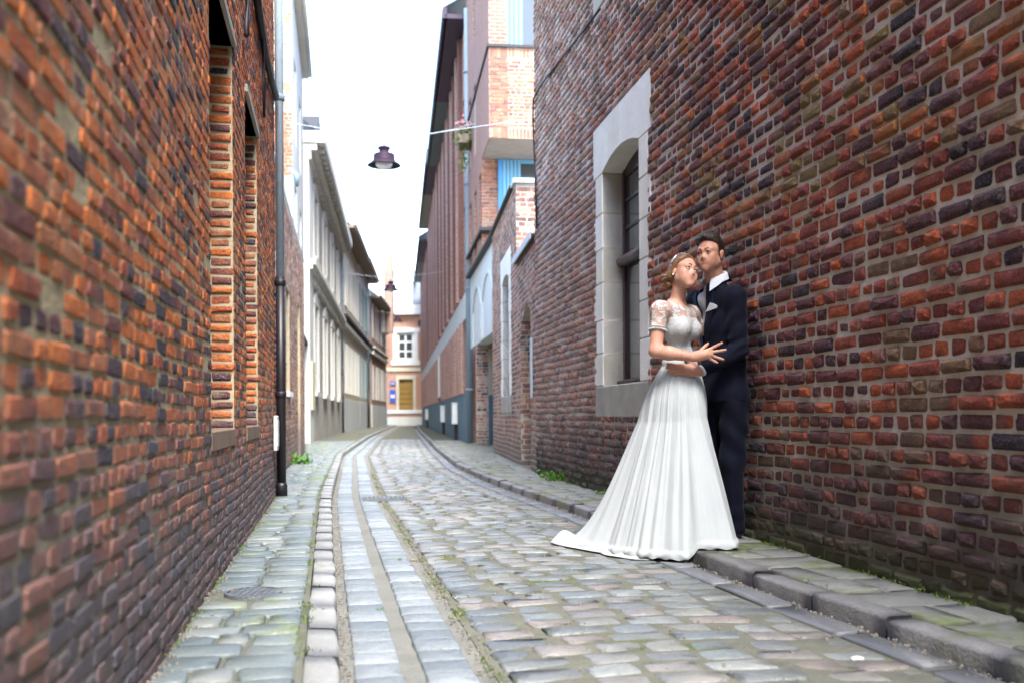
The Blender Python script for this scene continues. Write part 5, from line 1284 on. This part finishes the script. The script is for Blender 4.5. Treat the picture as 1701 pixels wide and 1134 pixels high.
MB().ball(TW(.082, -.002, -.036), .0052, 8).build('earring', PEARL, bb, True)
ax2 = nrm(wrR - elR)
for (f_, r_, m_, nm) in ((.72, .0325, plain('dark_beads', (.15, .03, .03), .5), 'bracelet'), (.9, .0285, SILVER, 'bracelet')):
    c_ = elR + (wrR - elR) * f_; mb = MB()
    for p_ in ring_pts(c_, ax2 + np.array([.1, 0, .1]), r_, 26): mb.ball(p_, .0019, 4)
    mb.build(nm, m_, bb, True)
c_ = at(1183.5, 590.2, 5.74); rg_ = ring_pts(c_, at(1201.3, 596.8, 5.738) - c_, .0102, 12); MB().tube(rg_ + [rg_[0]], .0013, 5).build('ring', SILVER, bb, True)

# =============================================================== the groom
CM = at(1179.5, 423.5, 6.02); RM = head_frame(math.radians(-39), math.radians(1), math.radians(-2)); sM = .96
MP, MS_, TM = head_prims(CM, RM, sM, True)
mf = nrm((-.86, -.51, 0)); ml = np.cross(UP, mf); mr = -ml; TRM = np.stack([mr, mf, UP], 1)
mneck = at(1188, 469, 6.07); mch = at(1199, 540, 6.10); mw = at(1202, 603, 6.10); mh = at(1204, 655, 6.10)
sL = at(1222, 493, 5.955); sR = mneck + (mneck - sL); sR[2] = sL[2]
eL = at(1227, 580, 5.93); wL = at(1163, 616.5, 5.83)
hips = mh - UP * .0
mlegs = []
for q, sx in ((1, 0), (-1, 1)):
    h0 = mh + ml * q * .085 - UP * .05; ft = at(1219, 885, 6.04) if q == 1 else at(1196, 878, 6.25); ft[2] = PAV + .09; kn_ = (h0 + ft) / 2 + mf * .015
    mlegs.append((h0, kn_, ft))
mbody = [ell_(mch, TRM, (.15, .1, .16), .05), ell_(mw, TRM, (.135, .095, .14), .06), ell_(mh, TRM, (.15, .105, .12), .06), cap_(sL + mr * .03, sR + ml * .03, .045, .045, .05),
         cap_(mneck - UP * .02, CM + RM @ np.array([0, -.03, -.07]), .058, .055, .03), cap_(sL, eL, .04, .033, .03), cap_(eL, wL, .033, .024, .02)]
for a_, b_2, c_ in mlegs: mbody += [cap_(a_, b_2, .07, .05, .04), cap_(b_2, c_, .045, .035, .03), cap_(c_, c_ + mf * .12 - UP * .05, .03, .025, .02)]
kM = at(1138, 613.5, 5.825); hM = nrm((-.1, -1, .15)); dM = nrm(kM - wL)
mhand = [ell_((wL + kM) / 2 + dM * .012, np.stack([dM, nrm(np.cross(hM, dM)), hM], 1), (.058, .040, .0155), .02), cap_(wL, kM, .024, .02, .015)]
for (b, t, r) in (((1134, 606.5), (1109, 604.5), .0102), ((1133, 611), (1107.5, 610), .0104), ((1133, 615.5), (1109.5, 617), .010), ((1136, 620), (1119.5, 622.3), .009)):
    mhand.append(cap_(wL + (kM - wL) * .45, at(*b, 5.828), .013, .0115, .012)); finger(mhand, at(*b, 5.828), at(*t, 5.842), r * 1.05, r * .86, -hM, -.1)
finger(mhand, at(1152, 604, 5.83), at(1138, 594, 5.87), .012, .009, hM, .05)
g = Grid((.86, 5.7, .05), (1.5, 6.5, CM[2] + .18), .004); g.add(mbody + mhand + MP); g.add(MS_, True)
groom = thing('person', 'groom in a dark navy suit and open white shirt leaning against the brick wall', 'person', (1.28, 6.1, 0))
V, Fa = g.mesh(1); gb = npobj('body', V, Fa, SKM, groom); gb.matrix_local = Matrix.Translation(-Vector(groom.location))
face_parts(gb, TM, RM, sM, IRD, BRM, LIPM, None, (.1, 1, -.02), True, .003)
# hair
def hmf(P):
    q = ((P - CM) @ RM) / sM; x, y, z = q[..., 0], q[..., 1], q[..., 2]; ax = np.abs(x)
    fr_ = np.where(z > .05, y - (.062 + (z - .082) * 1.1 - .4 * np.clip(ax - .035, 0, .05)), -1)          # forehead line
    side = np.where(z < .056, y - (.014 + .25 * np.clip(z, -.03, .06)), -1)   # sideburn
    low = (-.05 + .32 * np.clip(y + .06, -.03, .1)) - z
    return np.maximum(np.maximum(fr_, side), low) * sM
hpm = [ell_(TM(0, -.018, .042), RM, np.array((.0775, .097, .095)) * sM, .01), ell_(TM(.0, .02, .098), RM, np.array((.058, .062, .036)) * sM, .03)]
nzm = lambda P: .003 * np.sin(P[..., 0] * 330 + 3 * np.sin(P[..., 2] * 170)) * np.sin(P[..., 2] * 260 + P[..., 1] * 190)
mhair = region(hpm, 0, hmf, CM - .17, CM + .17, .004, 'hair', HAM, gb, 1, noise=nzm)
strands('hair_strands', mhair, 2600, .013, lambda p: RM @ np.array([.5, .6, -.3]) + 0 * p, .004, .0013, HAM, 4, .5)
for q in (-1, 1):
    for (c_, r_) in (((q * .079, -.010, -.007), (.008, .018, .029)),):
        pass
# shirt
tor = [ell_(mch, TRM, (.178, .118, .19), .06), ell_(mw, TRM, (.158, .115, .17), .07), ell_(mh - UP * .02, TRM, (.172, .128, .17), .07), cap_(sL + mr * .02, sR + ml * .02, .056, .056, .07), cap_(mneck - UP * .03, mneck + UP * .0, .072, .066, .05)]
sp_ = [('e', p[1], p[2], p[3] - .014, p[4]) if p[0] == 'e' else cap_(p[1], p[2], p[3] - .012, p[4] - .012, p[5]) for p in tor]
lo, hi = mch - .36, mch + .36; lo[2] = Z(625, 6.1); hi[2] = mneck[2] + .07
region(sp_, 0, lambda P: np.maximum(P[..., 2] - (mneck[2] + .02 + .05 * np.clip(-((P - mneck) @ mf) / .07, -1, 1)), -1), lo, hi, .006, 'shirt', SHIRT, gb)
# collar
V = []; prof_ = [(.060, .0), (.062, .036), (.066, .044), (.074, .034), (.084, .0)]; na = 40
for i in range(na + 1):
    ph = math.radians(-152 + 304 * i / na); d = -mf * math.cos(ph) + ml * math.sin(ph); fro = max(0, (abs(ph) - 1.7) / .95)
    for j, (r_, z_) in enumerate(prof_):
        zz = z_ + .028 * math.cos(ph) * 1.0 - (.04 * fro ** 1.2 if j == 4 else 0) - (.018 * fro if j == 3 else 0); rr_ = r_ + (.012 * fro if j >= 3 else 0) + (.004 * fro)
        V.append(mneck + UP * (zz + .0) + d * rr_ * np.array([1, 1, 1]))
npobj('collar', np.array(V), np.array([(i * 5 + j, i * 5 + j + 1, (i + 1) * 5 + j + 1, (i + 1) * 5 + j) for i in range(na) for j in range(4)]), SHIRT, gb)
# jacket
zb_ = at(1180, 598, 5.95)[2]; zt_ = mneck[2] + .03
VX = .045
vw = lambda z: np.clip((z - zb_) / (zt_ - zb_), 0, 1) ** 1.0 * .064
sleeve = [cap_(sL - UP * .004, eL, .058, .054, .04), cap_(eL, wL + (eL - wL) * .02, .056, .037, .02), ell_(sL - UP * .01, TRM, (.05, .05, .055), .05), cap_(sR, sR + np.array([-.05, .1, -.25]), .06, .05, .04)]
def fold(P):
    q = (P - mch) @ TRM; d = .0028 * np.sin(q[..., 2] * 38 + q[..., 0] * 30 + 1.5 * np.sin(q[..., 2] * 17)) * np.exp(-((P[..., 2] - mw[2]) / .12) ** 2)
    e = np.linalg.norm(P - eL, axis=-1); u = (P - eL) @ nrm(sL - eL); w_ = (P - eL) @ nrm(wL - eL)
    d += .009 * np.sin(u * 120 + w_ * 55 + 2) * np.exp(-(e / .075) ** 2) + .006 * np.sin(w_ * 75 + u * 35) * np.exp(-(np.linalg.norm(P - (eL + wL) / 2, axis=-1) / .1) ** 2)
    d += .0055 * np.sin(u * 48 + q[..., 0] * 60) * np.exp(-(np.linalg.norm(P - (eL + sL) / 2, axis=-1) / .12) ** 2)
    return d
lo = np.array([.98, 5.72, Z(672, 6.1)]); hi = np.array([1.50, 6.45, mneck[2] + .09])
G = Grid(lo, hi, .005); P = G.all(); G.add(tor, pad=.06); q = (P - mneck) @ TRM; vd = vw(P[..., 2]) - np.abs(q[..., 0] - VX)
cut = np.where(q[..., 1] > -.01, vd, -1); nk = (.062 - np.linalg.norm(q[..., :2] * np.array([.92, 1.]), axis=-1)) * (P[..., 2] > mneck[2] - .06) - 1 * (P[..., 2] <= mneck[2] - .06)
topc = P[..., 2] - (mneck[2] + .028 - .25 * np.abs(q[..., 0]) + .3 * np.clip(-q[..., 1], 0, .07))
D = np.maximum(np.maximum(np.maximum(G.D, cut), nk), topc)
G2 = Grid(lo, hi, .005); G2.add(sleeve, pad=.06); sleeveend = (P - (wL + (eL - wL) * .06)) @ nrm(wL - eL)
S_ = np.where(np.linalg.norm(P - wL, axis=-1) < .12, np.maximum(G2.D, sleeveend), G2.D)
D = smin(D, S_, .035); botz = at(1204, 668, 6.1)[2]; D = np.maximum(D + fold(P), botz - P[..., 2] + .0)
vent = np.abs((P - mw) @ mf + .0) * 0
G.D = D.astype(np.float32); V, Fa = G.mesh(1); jk = npobj('jacket', V, Fa, NAVY, gb)
def drape(pts, off, prims=tor, start=.3, fr_=None):
    """pts: (n,2) side/height in the torso frame about mneck; returns points laid on the jacket front"""
    out = []; f_ = np.linspace(start, -.05, 240)
    for (x, z) in pts:
        Pq = mneck + mr * x + UP * z + f_[:, None] * mf; d = evalP(prims, Pq) - off; i = np.argmax(d < 0); out.append(Pq[i] if d[i] < 0 else Pq[-1])
    return np.array(out)
Hh = zt_ - mneck[2]; zbl = zb_ - mneck[2]
for sgn, mt_ in ((-1, SATIN), (1, SKYLAPEL)):
    zs_ = np.linspace(zbl, -.015, 22); V = []; W_ = []
    for z in zs_:
        t = (z - zbl) / (-.015 - zbl); v_ = float(vw(z + mneck[2])); lw = .062 * min(1, t / .72) if t < .78 else .062 - .03 * (t - .78) / .22
        if abs(t - .78) < .03: lw = .048
        xs_ = [v_ - .003, v_ + lw * .5, v_ + lw]
        V += list(drape([(sgn * x + VX, z) for x in xs_], .007)); 
    V = np.array(V); Fq = np.array([(i * 3 + j, i * 3 + j + 1, (i + 1) * 3 + j + 1, (i + 1) * 3 + j) for i in range(21) for j in range(2)])
    lp_ = npobj('lapel', V, Fq, mt_, jk); md = lp_.modifiers.new('thick', 'SOLIDIFY'); md.thickness = .005; md.offset = 0
# jacket collar round the back of the neck
V = []
for i in range(31):
    ph = math.radians(-58 + 116 * i / 30); d = -mf * math.cos(ph) + ml * math.sin(ph)
    for (r_, z_) in ((.074, .0), (.079, .02), (.086, .016), (.1, -.022)):
        V.append(mneck + UP * (z_ + .022 * math.cos(ph) + .006) + d * (r_ + .006 * abs(math.sin(ph))))
npobj('jacket_collar', np.array(V), np.array([(i * 4 + j, i * 4 + j + 1, (i + 1) * 4 + j + 1, (i + 1) * 4 + j) for i in range(30) for j in range(3)]), NAVY, jk)
# pocket square
pc = at(1181, 511, 5.9); 
def to_local(p): v = p - mneck; return float(v @ mr), float(v @ UP)
poly = [at(1172.5, 518, 5.93), at(1180, 503, 5.93), at(1186, 504.5, 5.93), at(1191.5, 507.5, 5.93), at(1190.8, 511.5, 5.93)]
# intersect the view-independent torso front: solve local side coordinate on the surface
def surf_at(px, py, off):
    ys = np.linspace(5.7, 6.1, 400); Pq = np.array([at(px, py, y) for y in ys]); d = evalP(tor + sleeve, Pq) - off; i = np.argmax(d < 0); return Pq[i]
pp = [surf_at(*c, .012) for c in ((1172.5, 518.3), (1180, 503), (1186, 504.5), (1192, 508), (1191, 511.5))]
ps_ = meshobj('pocket_square', [tuple(x) for x in pp], [(0, 1, 2, 3, 4)], SHIRT, jk); md = ps_.modifiers.new('t', 'SOLIDIFY'); md.thickness = .005
# cuffs and buttons
c0 = wL + (eL - wL) * .09; dC = nrm(wL - eL); MB().tube([tuple(c0), tuple(c0 + dC * .024)], [.0355, .0335], 20).build('cuff', SHIRT, gb, True)
for i in range(4):
    p_ = surf_at(1181 + i * 3.6, 619.5 - i * 1.7, .002); MB().ball(p_, .0055, 6).build('cuff_button', NAVY, jk, True)
zz = Z(597, 6.0) - mneck[2]
for k in (0, 1): MB().ball(drape([(VX - .004, zbl - .02 - .1 * k)], .004)[0], .0085, 8).build('button', NAVY, jk, True)
for k in range(5):
    z = -.05 - .075 * k; MB().ball(drape([(VX, z)], .0, sp_)[0], .0045, 6).build('shirt_button', PEARL, gb, True)
c_ = at(1129.5, 616, 5.832); rg_ = ring_pts(c_, (1, 0, 0), .0118, 14); MB().tube(rg_ + [rg_[0]], .0018, 5).build('ring', SILVER, gb, True)
# trousers
tr_ = [ell_(mh - UP * .03, TRM, (.15, .11, .12), .06)]
for a_, b_2, c_ in mlegs: tr_ += [cap_(a_, b_2, .092, .074, .03), cap_(b_2, c_ - UP * .03, .074, .062, .03)]
tf = lambda P: .006 * np.sin(P[..., 2] * 22 + P[..., 0] * 40 + 2 * np.sin(P[..., 2] * 9)) + .004 * np.sin(P[..., 2] * 60 + P[..., 1] * 30) * np.exp(-((P[..., 2] - .2) / .12) ** 2)
region(tr_, 0, lambda P: (PAV + .03) - P[..., 2], (1.0, 5.75, PAV), (1.5, 6.5, mh[2] + .08), .007, 'trousers', NAVY, gb, 1, noise=tf)
for a_, b_2, c_ in mlegs:
    G = Grid(c_ - .25, c_ + .25, .006).add([cap_(c_ - UP * .045 - mf * .03, c_ + mf * .17 - UP * .055, .042, .036, .03), cap_(c_, c_ - UP * .04, .04, .042, .02)])
    P = G.all(); G.D = np.maximum(G.D, PAV + .004 - P[..., 2]).astype(np.float32); V, Fa = G.mesh(1); npobj('shoe', V, Fa, MAT['leather'], gb)
